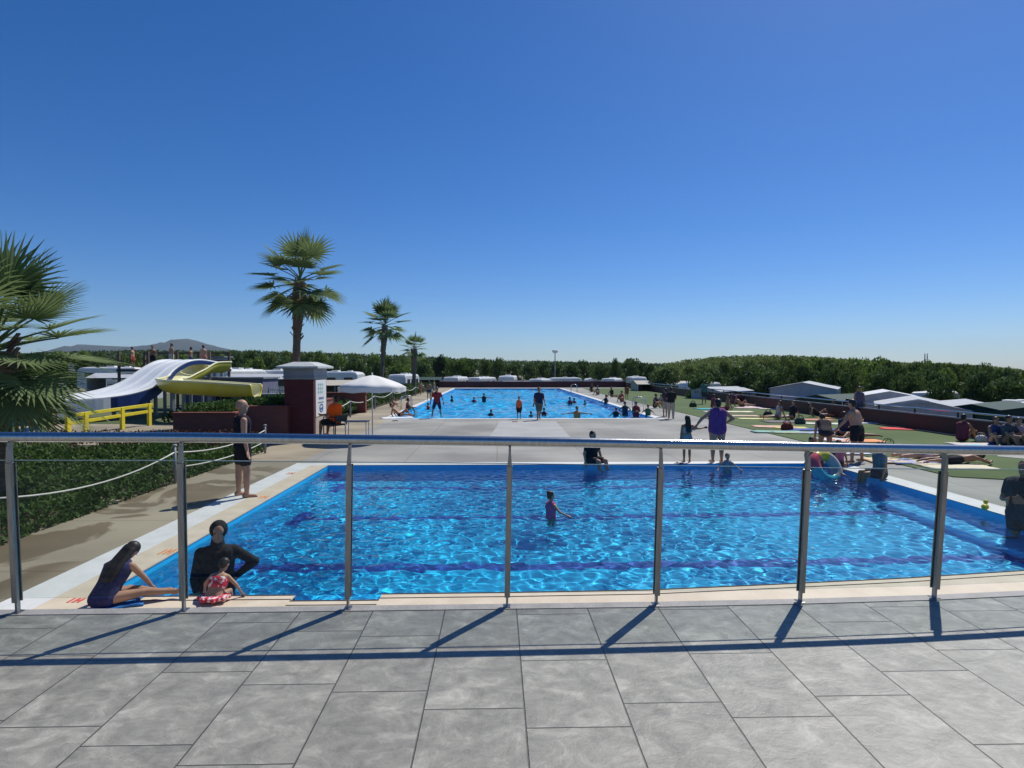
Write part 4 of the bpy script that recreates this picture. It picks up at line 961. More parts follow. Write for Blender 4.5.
# ground cover bed on the left with its rope fence
rs = random.Random(3); q_ = MB()
def bed(r_):
    y = 5.5+(r_.random()**1.35)*12.2; x = -6.75-(r_.random()**1.3)*6.5
    top = .34+.12*math.sin(x*2.1+y*1.3)+.08*math.sin(x*5+y*3.3)
    e_ = min(1, (-6.6-x)/.5); return (x, y, r_.random()**.45*top*max(.25, e_))
leaves(q_, 34000, bed, .055, rs)
tag(q_.build('ground_cover', IVY), 'dark green ground cover bed behind the rope fence at the left', 'ground cover', kind='stuff')
q_ = MB(); q_.box(-13.5,-7.504,5,18.99,-.3,.03); struct(q_.build('planting_soil', noisy('soil', (.035,.028,.018), (.06,.05,.03), 3, .95)))
rs = random.Random(5)
def flowers(r_): return (-6.9-r_.random()*8, 16.9+r_.random()*1.3, .25+r_.random()*.35)
q_ = MB(); leaves(q_, 2600, flowers, .05, rs); tag(q_.build('red_shrubs', leafmat('red_leaf', (.06,.03,.015), (.16,.07,.03), .2)), 'reddish low shrubs along the back of the ground cover bed', 'ground cover', kind='stuff')
rf = thing('rope_fence', 'grey posts with sagging white ropes along the dark ground cover at the left', 'rope fence', (-6.72, 8.2, 0))
py = [8.2, 12.7, 17.2, 21.5]; rx = [-6.75, -6.75, -6.6, -6.2]
for i in range(3):
    q_ = MB(); q_.tube([(rx[i]+6.72, py[i]-8.2, 0), (rx[i]+6.72, py[i]-8.2, .80)], .045 if i == 0 else .03, 12); q_.ell((rx[i]+6.72, py[i]-8.2, .80), (.05,.05,.03)); q_.build('post', GREYP, rf, smooth=True)
def sag(a, b, dz, n=14): return [Vector(a).lerp(Vector(b), i/n)-Vector((0,0,dz*4*(i/n)*(1-i/n))) for i in range(n+1)]
for i in (-1, 0, 1):
    for z_, dz in ((.66,.20),) if i < 1 else ((.66,.16),(.34,.12)):
        a = (rx[max(i,0)]+6.72, (py[i] if i >= 0 else 3.7)-8.2, z_); b = (rx[i+1]+6.72, py[i+1]-8.2, z_)
        q_ = MB(); q_.tube(sag(a, b, dz), .013, 8); q_.build('rope', ROPE, rf, smooth=True)
# second rope fence along the far left side of the deck
rf2 = thing('rope_fence', 'small rope fence along the hedge right of the white parasol', 'rope fence', (-7.3, 24, 0))
for i in range(7):
    q_ = MB(); q_.tube([(0, i*6, 0), (0, i*6, .85)], .04, 8); q_.build('post', GREYP, rf2)
    if i < 6: q_ = MB(); q_.tube(sag((0,i*6,.8),(0,i*6+6,.8),.2), .02, 6); q_.build('rope', ROPE, rf2)
def hedge_mass(name, lab, x0, x1, y0, y1, h, n, size, mat, seed, z0=0.0):
    rs = random.Random(seed); q_ = MB()
    leaves(q_, n, lambda r_: (r_.uniform(x0, x1), y0+(y1-y0)*r_.random()**1.3, z0+h*r_.random()**.5*(.8+.2*math.sin(r_.random()*6))), size, rs)
    return tag(q_.build(name, mat), lab, 'ground cover', kind='stuff')
hedge_mass('low_planting', 'low green planting beside the far pool behind the rope fence', -12.5, -7.6, 26.6, 76, .75, 22000, .13, LEAFD, 11)
q_ = MB(); q_.box(-12.6,-7.504,26.503,78,GZ,.0); struct(q_.build('planting_soil', MATS.setdefault('soil2', noisy('soil', (.05,.04,.02), (.08,.07,.03), 2, .95))))
wl = thing('low_wall', 'reddish brown low wall seen below the white parasol', 'wall', (-10.4, 33, 0)); q_ = MB(); q_.box(0,3.2,0,.3,0,1.05); q_.build('wall', BROWNW, wl); q_ = MB(); q_.box(-.05,3.25,-.05,.35,1.052,1.12); q_.build('coping', BROWNW, wl)
# ---------------------------------------------------------------- maroon fences
def fence(A, B_, h, step, lab, rtop):
    A = Vector(A); B_ = Vector(B_); d = B_-A; L_ = d.length; u = d.normalized()
    f = thing('board_fence', lab, 'fence', A, math.atan2(u.y, u.x), 'low maroon fences round the far side of the deck')
    n = max(1, int(L_/step)); s_ = L_/n
    q_ = MB(); q_.box(0, L_, -.02, .02, .03, h); q_.build('boards', MAROON, f)
    for i in range(n+1):
        q_ = MB(); q_.box(i*s_-.03, i*s_+.03, -.065, -.0205, 0, rtop-.02); q_.build('post', DARKP, f)
    q_ = MB(); q_.tube([(0,-.04,rtop), (L_,-.04,rtop)], .03, 8); q_.build('top_rail', STEEL, f)
    q_ = MB(); q_.box(0, L_, -.03, .03, h+.002, h+.05); q_.build('cap_board', GREYP, f)
fence((16.55, 10.0, 0), (16.55, 77.0, 0), .62, 2.2, 'low maroon board fence with a steel rail along the right side of the turf', .86)
fence((-7.4, 77.0, 0), (16.5, 77.0, 0), .78, 2.4, 'low maroon board fence across the far end of the far pool', .95)
# ladders of the far pool
def ladder(x, y, rz, lab):
    t_ = thing('pool_ladder', lab, 'ladder', (x, y, 0), rz, 'steel ladders of the far pool')
    for s_ in (-.25, .25):
        q_ = MB(); q_.tube([(s_,-.55,0),(s_,-.55,.6),(s_,-.45,.78),(s_,-.25,.84),(s_,0,.78),(s_,.08,.6),(s_,.08,-.9)], .022, 8); q_.build('handrail', STEEL, t_, smooth=True)
    for z_ in (-.2,-.45,-.7): q_ = MB(); q_.box(-.25,.25,.04,.12,z_,z_+.03); q_.build('step', STEEL, t_)
ladder(7.75, 33.5, R(90), 'steel ladder behind the group in the near right corner of the far pool'); ladder(7.75, 62, R(90), 'steel ladder near the far end of the right pool wall'); ladder(-5.2, 36, R(-90), 'steel ladder on the left wall of the far pool')
# ---------------------------------------------------------------- slides
def slide_white():
    t_ = thing('wide_water_slide', 'wide white water slide with three lanes and navy blue flank at the left', 'water slide', (0,0,0))
    far0 = P(157,362,33.5); near0 = far0+Vector((2.19,-.69,0))
    wv = (near0-far0); wv.z = 0; wid = wv.length; wv.normalize(); tr = Vector((wv.y, -wv.x, 0))
    prof = [(-2.2,2.6),(-1.2,2.75),(-.4,2.80),(.5,2.60),(1.3,2.10),(2.2,1.55),(3.2,1.16),(4.4,.95),(6.6,.84),(8,.75),(10,.62),(12,.50),(15,.36),(22,.22)]
    o0 = far0; o0.z = 0
    def pt(s_, w_, z_):
        fl = 1+.45*min(1, max(0, (s_-1)/4)); bend = -.5*max(0, s_-2.2)**1.35*.55
        return o0+tr*s_+wv*(w_*fl)+Vector((bend,0,z_))
    n = 30; q_ = MB(); vs = []; fs = []
    # fine profile
    ss = np.linspace(-2.2, 22, 90); zs = np.interp(ss, [p[0] for p in prof], [p[1] for p in prof])
    k = np.ones(5)/5; zs2 = np.convolve(np.pad(zs, 2, mode='edge'), k, 'valid')
    for s_, z_ in zip(ss, zs2):
        for i in range(n+1):
            w_ = wid*i/n; ph = (i % 10)/10; ridge = .09*max(0, 1-min(ph, 1-ph)*6)
            if i in (0, n): ridge = .14
            vs.append(pt(s_, w_, z_+ridge))
    for j in range(len(ss)-1):
        for i in range(n): a = j*(n+1)+i; fs.append((a, a+1, a+n+2, a+n+1))
    q_.add(vs, fs); c = q_.build('chute', SLIDEW, t_, smooth=True); s_m = c.modifiers.new('s', 'SOLIDIFY'); s_m.thickness = .08; s_m.offset = -1
    for w_, nm, part_ in ((wid+.03, 'near', 0), (wid+.03, 'near', 1), (-.03, 'far', 1)):
        q_ = MB(); vs = []; fs = []
        for s_, z_ in zip(ss, zs2):
            if s_ > (4.6 if part_ == 0 else 16) or (part_ == 1 and s_ < 4.2): continue
            lo = max(z_-(.10+.45*min(1, max(0, s_-1)/2.5)), .0)
            for dw in (-.02, .02): vs += [pt(s_, w_+dw, z_+.10), pt(s_, w_+dw, lo)]
        m_ = len(vs)//4
        for j in range(m_-1):
            a = j*4; fs += [(a,a+1,a+5,a+4),(a+2,a+6,a+7,a+3),(a,a+4,a+6,a+2),(a+1,a+3,a+7,a+5)]
        q_.add(vs, fs); q_.build('side_skirt', NAVY if part_ == 0 else SLIDEW, t_)
    for s_ in (-1.8, 0, 2, 4, 6):
        z_ = float(np.interp(s_, ss, zs2))
        for w_ in (.5, wid-.5): q_ = MB(); q_.tube([pt(s_, w_, GZ), pt(s_, w_, z_-.1)], .09, 10); q_.build('support', GREYP, t_)
    return pt, wid
SP, SW = slide_white()
def channel():   # blue and yellow channel walls at the run-out
    a, b = P(-60,436,20.5), P(42,420,21.0)
    t_ = thing('run_out_wall', 'blue rail and white run-out wall at the left end of the wide slide', 'barrier', (0,0,0))
    for dz, m_, h_ in ((.0, SKYB, .16), (-.26, SKYB, .14)):
        q_ = MB(); q_.beam(a+Vector((0,0,.05+dz)), b+Vector((0,0,dz)), .12, h_); q_.build('rail', m_, t_, bevel=.01)
    for f_ in (0, .33, .66, .98):
        p = a.lerp(b, f_); q_ = MB(); q_.beam((p.x,p.y-.08,0), (p.x,p.y-.08,p.z), .14, .1); q_.build('post', SKYB, t_)
    t2 = thing('yellow_barrier', 'yellow post and rail barrier in front of the wide white slide', 'barrier', (0,0,0))
    a, b = P(68,416,21.5), P(152,404.5,26)
    for dz in (0, -.27):
        q_ = MB(); q_.beam(a+Vector((0,0,dz)), b+Vector((0,0,dz)), .10, .12); q_.build('rail', YPAINT, t2, bevel=.008)
    for f_ in (.02, .2, .62, .98):
        p = a.lerp(b, f_); q_ = MB(); q_.beam((p.x,p.y-.11,0), (p.x,p.y-.11,p.z+.05), .2, .1); q_.build('post', YPAINT, t2, bevel=.008)
channel()
def tubular(path, r, mo, mi, nm_t, n=14):
    """open trough swept along the path: outer shell and inner face"""
    path = [Vector(p) for p in path]; dn = []
    for i in range(len(path)-1):
        p0, p1, p2, p3 = path[max(i-1,0)], path[i], path[i+1], path[min(i+2, len(path)-1)]
        for k in range(7):
            t = k/7; dn.append(.5*((2*p1)+(-p0+p2)*t+(2*p0-5*p1+4*p2-p3)*t*t+(-p0+3*p1-3*p2+p3)*t**3))
    dn.append(path[-1])
    def shell(rad, lip, m_, name):
        q_ = MB(); vs = []; fs = []
        for i, p in enumerate(dn):
            t = (dn[min(i+1, len(dn)-1)]-dn[max(i-1, 0)]); t.z = 0; t.normalize(); s_ = Vector((t.y, -t.x, 0))
            for k in range(n+1):
                a = math.pi*k/n; vs.append(p+s_*rad*math.cos(a)-Vector((0,0,1))*rad*1.05*math.sin(a)+Vector((0,0,lip)))
        for j in range(len(dn)-1):
            for k in range(n): a = j*(n+1)+k; fs.append((a, a+1, a+n+2, a+n+1))
        q_.add(vs, fs); return q_.build(name, m_, nm_t, smooth=True)
    shell(r, 0, mo, 'outer_shell'); shell(r-.035, .002, mi, 'inner_face')
    for s0 in (-1, 1):
        q_ = MB(); pp = []
        for i, p in enumerate(dn):
            t = (dn[min(i+1, len(dn)-1)]-dn[max(i-1, 0)]); t.z = 0; t.normalize(); pp.append(p+Vector((t.y,-t.x,0))*s0*(r-.015))
        q_.tube(pp, .05, 8); q_.build('rim', mi, nm_t, smooth=True)
    return dn
ys_ = thing('yellow_water_slide', 'yellow open tube slide curving round in front of the wide white slide', 'water slide', (0,0,0))
pth = [P(222,362,35.5), P(206,363,34), P(193,370,32.5), P(178,377,31), P(170,379,29.5), P(178,380.5,28.2), P(200,381.5,27.6), P(225,383,27.5), P(256,385,27.5)]
dn = tubular(pth, .60, YELLOW, YELIN, ys_)
t_ = dn[-1]; q_ = MB()
q_.tube([dn[-1]+Vector((.0, .63*math.cos(math.pi*k/12), -.66*math.sin(math.pi*k/12))) for k in range(13)], .05, 8); q_.build('end_flange', YPAINT, ys_, smooth=True)
for i in (len(dn)//2-4, len(dn)//2+3, len(dn)//2+9, len(dn)-12, len(dn)-3, 9):
    p = dn[min(i, len(dn)-1)]; q_ = MB(); q_.tube([(p.x,p.y,GZ),(p.x,p.y,p.z-.5)], .08, 8); q_.build('support', GREYP, ys_)
# platform with people above the crest
pl = thing('slide_platform', 'brown railed start platform behind the crest of the wide slide', 'platform', (P(170,360,37).x, 37.2, 0))
q_ = MB(); q_.box(-2.6,2.9,-1.2,1.6,2.25,2.4); q_.build('deck', DARKP, pl)
for x_ in (-2.5,-.8,.9,2.8):
    for y_ in (-1.1,1.5): q_ = MB(); q_.box(x_-.06,x_+.06,y_-.06,y_+.06,GZ,3.45); q_.build('post', BARK, pl)
q_ = MB(); q_.box(-2.6,2.9,1.46,1.54,3.36,3.46); q_.box(-2.6,2.9,1.46,1.54,2.9,2.97); q_.build('handrail', BARK, pl)
for k in range(9): q_ = MB(); q_.box(-5.2+k*.3,-4.9+k*.3,-.8,.6,-.4+k*.31,-.34+k*.31); q_.build('stair_tread', DARKP, pl)
for i, (dx, col, lab) in enumerate([(-2.0,(.4,.08,.05),'leftmost person queueing on the slide platform, in red'),(-1.1,(.02,.02,.03),'person in black queueing on the slide platform'),(.3,(.6,.55,.5),'person in white in the middle of the slide platform'),(1.2,(.05,.08,.2),'person in blue queueing on the slide platform'),(2.2,(.5,.2,.15),'rightmost person queueing on the slide platform, in salmon')]):
    person(0,0,1.35+.1*(i % 3),90+i*60,'stand',lab,(('shorts', col, .6),),i % 2,'short',.035,pos=(P(170,360,37).x+dx, 36.6+(i % 2)*.5, 2.402),group='people waiting on the slide platform')
tw = thing('water_tower', 'small grey concrete tower standing at the back of the slides', 'tower', (P(218,360,42).x, 42, 0))
q_ = MB(); q_.box(-.65,.65,-.6,.6,2.5,3.2); q_.build('tank', noisy('pale_concrete', (.36,.36,.35), (.28,.28,.28), 3, .8), tw)
for x_ in (-.5,0,.5): q_ = MB(); q_.box(x_-.07,x_+.07,-.58,-.46,GZ,2.498); q_.box(x_-.07,x_+.07,.46,.58,GZ,2.498); q_.build('column', GREYP, tw)
q_ = MB(); q_.box(-.75,.75,-.7,.7,3.202,3.28); q_.build('slab', GREYP, tw)
sh_ = thing('pump_house', 'grey blue equipment house below the top of the yellow slide', 'building', (P(215,380,36).x, 38, GZ))
q_ = MB(); q_.box(-2.4,2.4,-1,1.6,0,3.4); q_.build('wall', noisy('blue_grey_render', (.13,.13,.20), (.16,.16,.23), 2, .8), sh_); q_ = MB(); q_.box(-2.5,2.5,-1.1,1.7,3.402,3.5); q_.build('roof', GREYP, sh_); q_ = MB(); q_.box(-.4,.5,-1.03,-1.001,1.2,2.6); q_.build('door', GLASSD, sh_)
hedge_mass('bank_planting', 'green planting on the bank below the yellow slide', P(165,400,27).x, -9.0, 26.6, 34, .55, 6000, .1, LEAFD, 21, 0.0)
q_ = MB(); q_.prism([(-34,26.503),(-12.6,26.503),(-12.6,60),(-40,60)], GZ+.05, -.02); struct(q_.build('lawn_bank', noisy('bank_grass', (.06,.09,.03), (.13,.13,.06), .6, .95)))
# ---------------------------------------------------------------- palms
def frond_mesh(name, Lp, Rf, elev, nseg, droop, seed, hang=.55, wmul=1.0):
    rs = random.Random(seed); v = []; f = []
    e = R(elev); d0 = Vector((math.cos(e), 0, math.sin(e)))
    pts_ = []; p = Vector((0,0,0)); d = d0.copy(); n = 6
    for i in range(n+1):
        pts_.append(p.copy()); p = p+d*Lp/n; d = (d+Vector((0,0,-droop/n))).normalized()
    q_ = MB(); q_.tube(pts_, [.028*Rf*(1-.5*i/n) for i in range(n+1)], 5)
    npet = len(q_.f)
    hub = pts_[-1]; t = d; side = Vector((0,1,0)); up = side.cross(t)*-1
    if up.z < 0: up = -up
    for k in range(nseg):
        a = R(-118+236*(k+.5)/nseg)+rs.gauss(0,.015); Ls = Rf*(.62+.38*math.cos(a*.62))*rs.uniform(.9,1.06)
        dd = (t*math.cos(a)+side*math.sin(a)).normalized(); wd = R(236/nseg)*.52*wmul
        cur = hub.copy(); D = (dd+up*.16).normalized(); m_ = 6; rowL = []; rowR = []; rowC = []
        for j in range(m_+1):
            tt = j/m_; w_ = (tt*Ls*wd if tt < .45 else .45*Ls*wd*(1-tt)/.55*1.0)+.002
            ss_ = D.cross(up).normalized()
            rowC.append(cur.copy()+up*w_*.30); rowL.append(cur-ss_*w_); rowR.append(cur+ss_*w_)
            cur = cur+D*Ls/m_; D = (D+Vector((0,0,-hang*(tt**1.4)*rs.uniform(.75,1.25)/m_*3))).normalized()
        o = len(q_.v); q_.v += [tuple(x) for x in rowL+rowC+rowR]
        for j in range(m_): q_.f += [(o+j, o+j+1, o+m_+1+j+1, o+m_+1+j), (o+m_+1+j, o+m_+2+j, o+2*(m_+1)+j+1, o+2*(m_+1)+j)]
    return q_
def palm(name_lab, x, y, zbase, zc, Rr, nf, seed, trunk_r=.2, skirt=8, dense=16, z_min_el=-55, dx=0.0, hang=.55, wmul=1.0):
    rs = random.Random(seed)
    t_ = thing('palm_tree', name_lab, 'palm tree', (x, y, zbase), 0, None)
    h = zc-zbase; q_ = MB(); ht_ = h-.12*Rr; pp = []; rr = []
    for i in range(26):
        u = i/25; pp.append((dx*(u*u-1), .0, ht_*u)); w_ = trunk_r*(1.35-.35*min(1, u*4)) if u < .25 else trunk_r
        if u > .62: w_ = trunk_r*(1+.8*min(1, (u-.62)/.26)*(1 if u < .93 else .75))
        rr.append(w_*(1+.06*(i % 2)))
    q_.tube(pp, rr, 14); q_.build('trunk', PBARK, t_, smooth=False)
    # old leaf stubs
    q_ = MB(); 
    for i in range(60):
        u = .55+.42*rs.random(); a = rs.random()*6.283; r_ = trunk_r*1.35*(1 if u > .7 else .9); z_ = h*u; xx = dx*(u*u-1)
        q_.beam((xx+math.cos(a)*r_*.8, math.sin(a)*r_*.8, z_), (xx+math.cos(a)*(r_+.13*trunk_r/.2), math.sin(a)*(r_+.13*trunk_r/.2), z_+.22*trunk_r/.2), .07*trunk_r/.2, .03)
    q_.build('leaf_stubs', PBARK, t_)
    protos = []
    for el in (82, 66, 50, 34, 18, 2, -16, -34, -52):
        for v_ in range(2):
            q_ = frond_mesh('frond', Rr*.50, Rr*.52, el, dense, .22+.1*v_, seed*100+el+v_*7, hang, wmul)
            me = bpy.data.meshes.new('frond'); me.from_pydata(q_.v, [], q_.f); me.materials.append(PALML); protos.append((el, me))
    for i in range(nf):
        u = (i+.5)/nf; el = 84-(84-z_min_el)*u**.85
        cands = sorted(protos, key=lambda p: abs(p[0]-el))[:2]; me = rs.choice(cands)[1]
        o = bpy.data.objects.new('frond', me); COL.objects.link(o); o.parent = t_; o.location = (0,0,h-.55*Rr/2.2*u); o.rotation_euler = (rs.gauss(0,.06), rs.gauss(0,.06), i*2.39996+rs.gauss(0,.12)); s_ = rs.uniform(.88,1.08); o.scale = (s_,s_,s_)
    dq = frond_mesh('dry_frond', Rr*.34, Rr*.42, -62, 9, .5, seed*3+1, .9, .7); dm = bpy.data.meshes.new('dry_frond'); dm.from_pydata(dq.v, [], dq.f); dm.materials.append(DRYL)
    for i in range(skirt):
        o = bpy.data.objects.new('dry_frond', dm); COL.objects.link(o); o.parent = t_; o.location = (0,0,h-.5*Rr/2.2); o.rotation_euler = (0, rs.gauss(0,.1), i*6.283/skirt+rs.gauss(0,.2)); s_ = rs.uniform(.7,1); o.scale = (s_,)*3
    return t_
c1 = P(-6,338,10.3); palm("large fan palm cut by the photo's left border, leaves hanging over the slide", c1.x, 10.3, 0, c1.z, 1.85, 46, 1, .20, 10, 30, -48, hang=.30, wmul=1.0)
c2 = P(300,276,27); palm('tallest fan palm, rising behind the maroon kiosk', c2.x, 27, 0, c2.z, 2.3, 27, 2, .16, 7, 20, -42, dx=.25, hang=.5, wmul=1.15)
c3 = P(385,322,45); palm('middle sized fan palm to the right of the tallest one', c3.x, 45, GZ, c3.z, 2.1, 26, 3, .125, 3, 14, -28, dx=.3, hang=.5, wmul=1.2)
c4 = P(414,347,64); palm('smallest fan palm to the right of the other palms', c4.x, 64, GZ, c4.z, 1.8, 20, 4, .2, 3, 14, -30, hang=.4, wmul=1.2)
# ---------------------------------------------------------------- trees
def crown_mesh(seed, n, size, mat, tall=1.0, nb=9):
    rs = random.Random(seed); q_ = MB(); blobs = []
    for i in range(nb):
        a = i*2.4+rs.random(); r_ = .15+.5*rs.random()**.6; zz = .30+.56*(i/(nb-1)); r_ *= (1.15-zz*.8); blobs.append((Vector((r_*math.cos(a)/tall, r_*math.sin(a)/tall, zz)), rs.uniform(.19,.31)))
    blobs += [(Vector((0,0,.5)), .34), (Vector((.05,0,.78)), .24)]
    for _ in range(n):
        c, r_ = rs.choice(blobs); d = Vector((rs.gauss(0,1), rs.gauss(0,1), rs.gauss(0,1))).normalized(); rad = r_*(rs.random()**.22)*(1+.10*rs.gauss(0,1))
        p = c+Vector((d.x*rad, d.y*rad, d.z*rad*.55)); s_ = size*rs.uniform(.6,1.4)
        a = (d*1.3+Vector((rs.gauss(0,.6), rs.gauss(0,.6), rs.gauss(0,.6)))).normalized(); b = a.cross(Vector((rs.gauss(0,1), rs.gauss(0,1), rs.gauss(0,1)))).normalized(); c_ = a.cross(b)
        q_.add([p-b*s_, p-c_*s_*.6, p+b*s_, p+c_*s_*.6], [(0,1,2,3)])
    me = bpy.data.meshes.new('crown'); me.from_pydata(q_.v, [], q_.f); me.materials.append(mat); return me
LEAFY = leafmat('leaf_yellow_green', (.055,.10,.02), (.15,.20,.045), .35)
CRS = {'light': [crown_mesh(i, 2000, .045, (LEAF, LEAFY)[i % 2]) for i in range(4)], 'dark': [crown_mesh(10+i, 2400, .042, LEAFD, 1.0, 7+i) for i in range(4)],
       'mixed': [crown_mesh(20+i, 2200, .042, (LEAFD, LEAF, LEAFD, LEAFY, LEAFD, LEAFD)[i], (1,1,1,1.1,1.5,1)[i], 8) for i in range(6)]}
def trunk_mesh(seed):
    rs = random.Random(seed); q_ = MB(); q_.tube([(0,0,0),(.02,.01,.2),(.0,.02,.42)], [.035,.028,.022], 8)
    for i in range(5):
        a = i*1.256+rs.random(); q_.tube([(0,.015,.3+.02*i),(.18*math.cos(a),.18*math.sin(a),.5+.05*rs.random()),(.36*math.cos(a),.36*math.sin(a),.68)], [.018,.012,.004], 6)
    me = bpy.data.meshes.new('trunk'); me.from_pydata(q_.v, [], q_.f); me.materials.append(BARK); return me
TR = [trunk_mesh(i) for i in range(3)]
TX = [0,100,150,215,230,265,300,340,400,440,480,550,600,618,640,655,700,740,800,850,905,960,1000,1024,1100]
TY = [352,351,353,353,350,351,351,353,356,357,360,362,363,361,360,366,367,361,357,358,361,363,367,371,374]
TREE_N = [0]
def tree(x, y, top, wid, lab, grp, z0=GZ, kind='light'):
    t_ = thing('tree', lab, 'tree', (x, y, z0), rnd()*6.28, grp); H = top-z0
    i = TREE_N[0]; TREE_N[0] += 1
    c = bpy.data.objects.new('crown', random.choice(CRS[kind])); COL.objects.link(c); c.parent = t_; c.scale = (wid, wid*uni(.85,1.1), H)
    k = bpy.data.objects.new('trunk', TR[i % 3]); COL.objects.link(k); k.parent = t_; k.scale = (wid*.8, wid*.8, H)
def row(px0, px1, stepx, Yf, dtop, lab, grp, wid, jit=2.0, kind='light'):
    x = px0
    while x < px1:
        Y_ = Yf(x)*uni(.95,1.06); yt = np.interp(x, TX, TY)+dtop+uni(-.6,1)*jit
        p = P(x, float(yt), Y_); tree(p.x, Y_, p.z+.25, wid*uni(.8,1.2)*.62*stepx*Y_/600*1.3, lab, grp, kind=kind); x += stepx*uni(.8,1.2)
row(85, 460, 17, lambda x: 115, 0, 'dense dark green tree in the far tree line behind the slides and the left palms', 'far trees on the left', 1.5)
row(90, 440, 24, lambda x: 88, 6, "rounded tree in the nearer left row among the caravans behind the slides", 'nearer trees on the left', 1.2, 3, 'mixed')
row(440, 650, 15, lambda x: 112, 0, 'dark green tree in the row behind the white caravans beyond the far pool', 'trees beyond the far pool', 1.5, 2.6, 'mixed')
row(600, 660, 16, lambda x: 92, -1, 'taller dark tree behind the fence corner at the far right end of the far pool', 'trees at the fence corner', 1.3, 2, 'dark')
row(655, 1060, 20, lambda x: 100-(x-655)*.09, 0, 'tree on the wooded rise behind the right side camp', 'back trees on the right', 1.5, 2)
row(665, 1080, 27, lambda x: 66-(x-665)*.05, 5, 'bushy broad tree in the middle row behind the tents on the right', 'middle trees on the right', 1.3, 3.5, 'mixed')
row(700, 1100, 36, lambda x: 50-(x-700)*.03, 11, 'bushy tree in the nearest row behind the maroon fence on the right', 'front trees on the right', 1.15, 4, 'dark')
# off to both sides so that the line does not stop at the frame
row(-260, 80, 34, lambda x: 100, 0, 'tree beyond the slides at the far left', 'trees at the far left', 1.3, 3)
# wooded rise
def ridge(name, lab, ptsx, Y, mat, thick, n=9000, size=1.2):
    rs = random.Random(9); q_ = MB(); xs = [p[0] for p in ptsx]; hs_ = [p[1] for p in ptsx]
    def fn(r_):
        x = r_.uniform(xs[0], xs[-1]); z_ = float(np.interp(x, xs, hs_)); d = r_.random(); return (x, Y+d*thick, (GZ+(z_-GZ)*(.35+.65*d**.5))*1.0-r_.random()*1.5)
    leaves(q_, n, fn, size, rs); return tag(q_.build(name, mat), lab, 'wood', kind='stuff')
def xz(pts, Y): return [(P(a, b, Y).x, P(a, b, Y).z+1.0) for a, b in pts]
ridge('distant_wood', 'wooded rise behind the right side camp', xz([(690,366),(720,361),(760,357),(800,355.5),(860,357),(900,360),(960,364),(1060,368)], 170), 170, LEAFY, 30, 26000, .42)
ridge('distant_wood', 'far wood behind the left tree line', xz([(-40,352),(90,349),(150,350),(215,350),(300,352),(400,356),(500,361),(600,363),(700,365)], 260), 260, LEAFD, 40, 24000, .75)
# mountains
def mount(pts, Y, depth, mat, name):
    q_ = MB(); n = 120; xs = np.linspace(pts[0][0], pts[-1][0], n); rs = random.Random(4); m_ = 14; vs = []
    for j in range(m_+1):
        v_ = j/m_; prof = math.sin(math.pi*v_)
        for x in xs:
            y = float(np.interp(x, [p[0] for p in pts], [p[1] for p in pts])); p = P(float(x), y, Y); hgt = p.z-GZ
            vs.append((p.x, Y+(v_-.5)*depth, GZ-2+hgt*prof*(1 if j == m_//2 else .93+.09*math.sin(x*.9+j*1.7)*math.sin(j*2.3))))
    q_.add(vs, [(j*n+i, j*n+i+1, (j+1)*n+i+1, (j+1)*n+i) for j in range(m_) for i in range(n-1)]); return struct(q_.build(name, mat, smooth=True))
mount([(60,366),(84,344),(110,345.5),(135,346.5),(160,344.5),(172,342),(180,339.2),(187,338.2),(196,340),(206,343.5),(216,346),(235,350),(262,356),(300,366)], 2600, 900, noisy('far_hill', (.04,.055,.05), (.06,.07,.06), .004, .95), 'hills')
# ---------------------------------------------------------------- caravans, tents, cars beyond the fences
CARW = noisy('caravan_white', (.74,.73,.70), (.66,.66,.64), 1.5, .4)
def caravan_proto():
    t_ = thing('caravan', 'x', 'caravan', (0,0,0)); q_ = MB(); L_, W_, H_ = 5.4, 2.2, 2.55
    sec = [(-W_/2,.45),(W_/2,.45),(W_/2,H_-.22),(W_/2-.12,H_-.05),(0,H_),(-W_/2+.12,H_-.05),(-W_/2,H_-.22)]; n = len(sec)
    ends = [(-L_/2,.86),(-L_/2+.18,.97),(-L_/2+.5,1),(L_/2-.5,1),(L_/2-.2,.97),(L_/2,.88)]; vs = []
    for x, s_ in ends:
        for y, z_ in sec: vs.append((x, y, .45+(z_-.45)*s_))
    fs = [(j*n+i, j*n+(i+1) % n, (j+1)*n+(i+1) % n, (j+1)*n+i) for j in range(len(ends)-1) for i in range(n)]+[tuple(range(n))[::-1], tuple(range((len(ends)-1)*n, len(ends)*n))]
    q_.add(vs, fs); q_.build('body', CARW, t_, bevel=.03)
    for x0, x1 in ((-2.0,-1.0),(-.5,.4),(1.3,2.2)): q_ = MB(); q_.box(x0,x1,-W_/2-.025,-W_/2-.003,1.35,1.95); q_.build('window', GLASSD, t_)
    q_ = MB(); q_.box(.55,1.15,-W_/2-.02,-W_/2-.002,.6,2.2); q_.build('door', WHITEP, t_)
    q_ = MB(); q_.box(-2.4,2.4,-W_/2-.012,-W_/2-.001,.85,.93); q_.build('stripe', GREYP, t_)
    q_ = MB(); q_.box(-.35,.35,-.35,.35,H_-.0,H_+.12); q_.build('roof_hatch', WHITEP, t_, bevel=.02); q_ = MB(); q_.box(1.3,1.75,-.25,.25,H_-.03,H_+.10); q_.build('roof_vent', WHITEP, t_, bevel=.02)
    for sy in (-1, 1):
        w_ = MB(); w_.lathe([(0,-.1),(.30,-.1),(.32,-.05),(.32,.05),(.30,.1),(0,.1)], 18, c=(0,sy*(W_/2-.12),.32), M=Matrix(((1,0,0),(0,0,1),(0,-1,0)))); w_.build('wheel', DARKP, t_, smooth=False)
    return t_
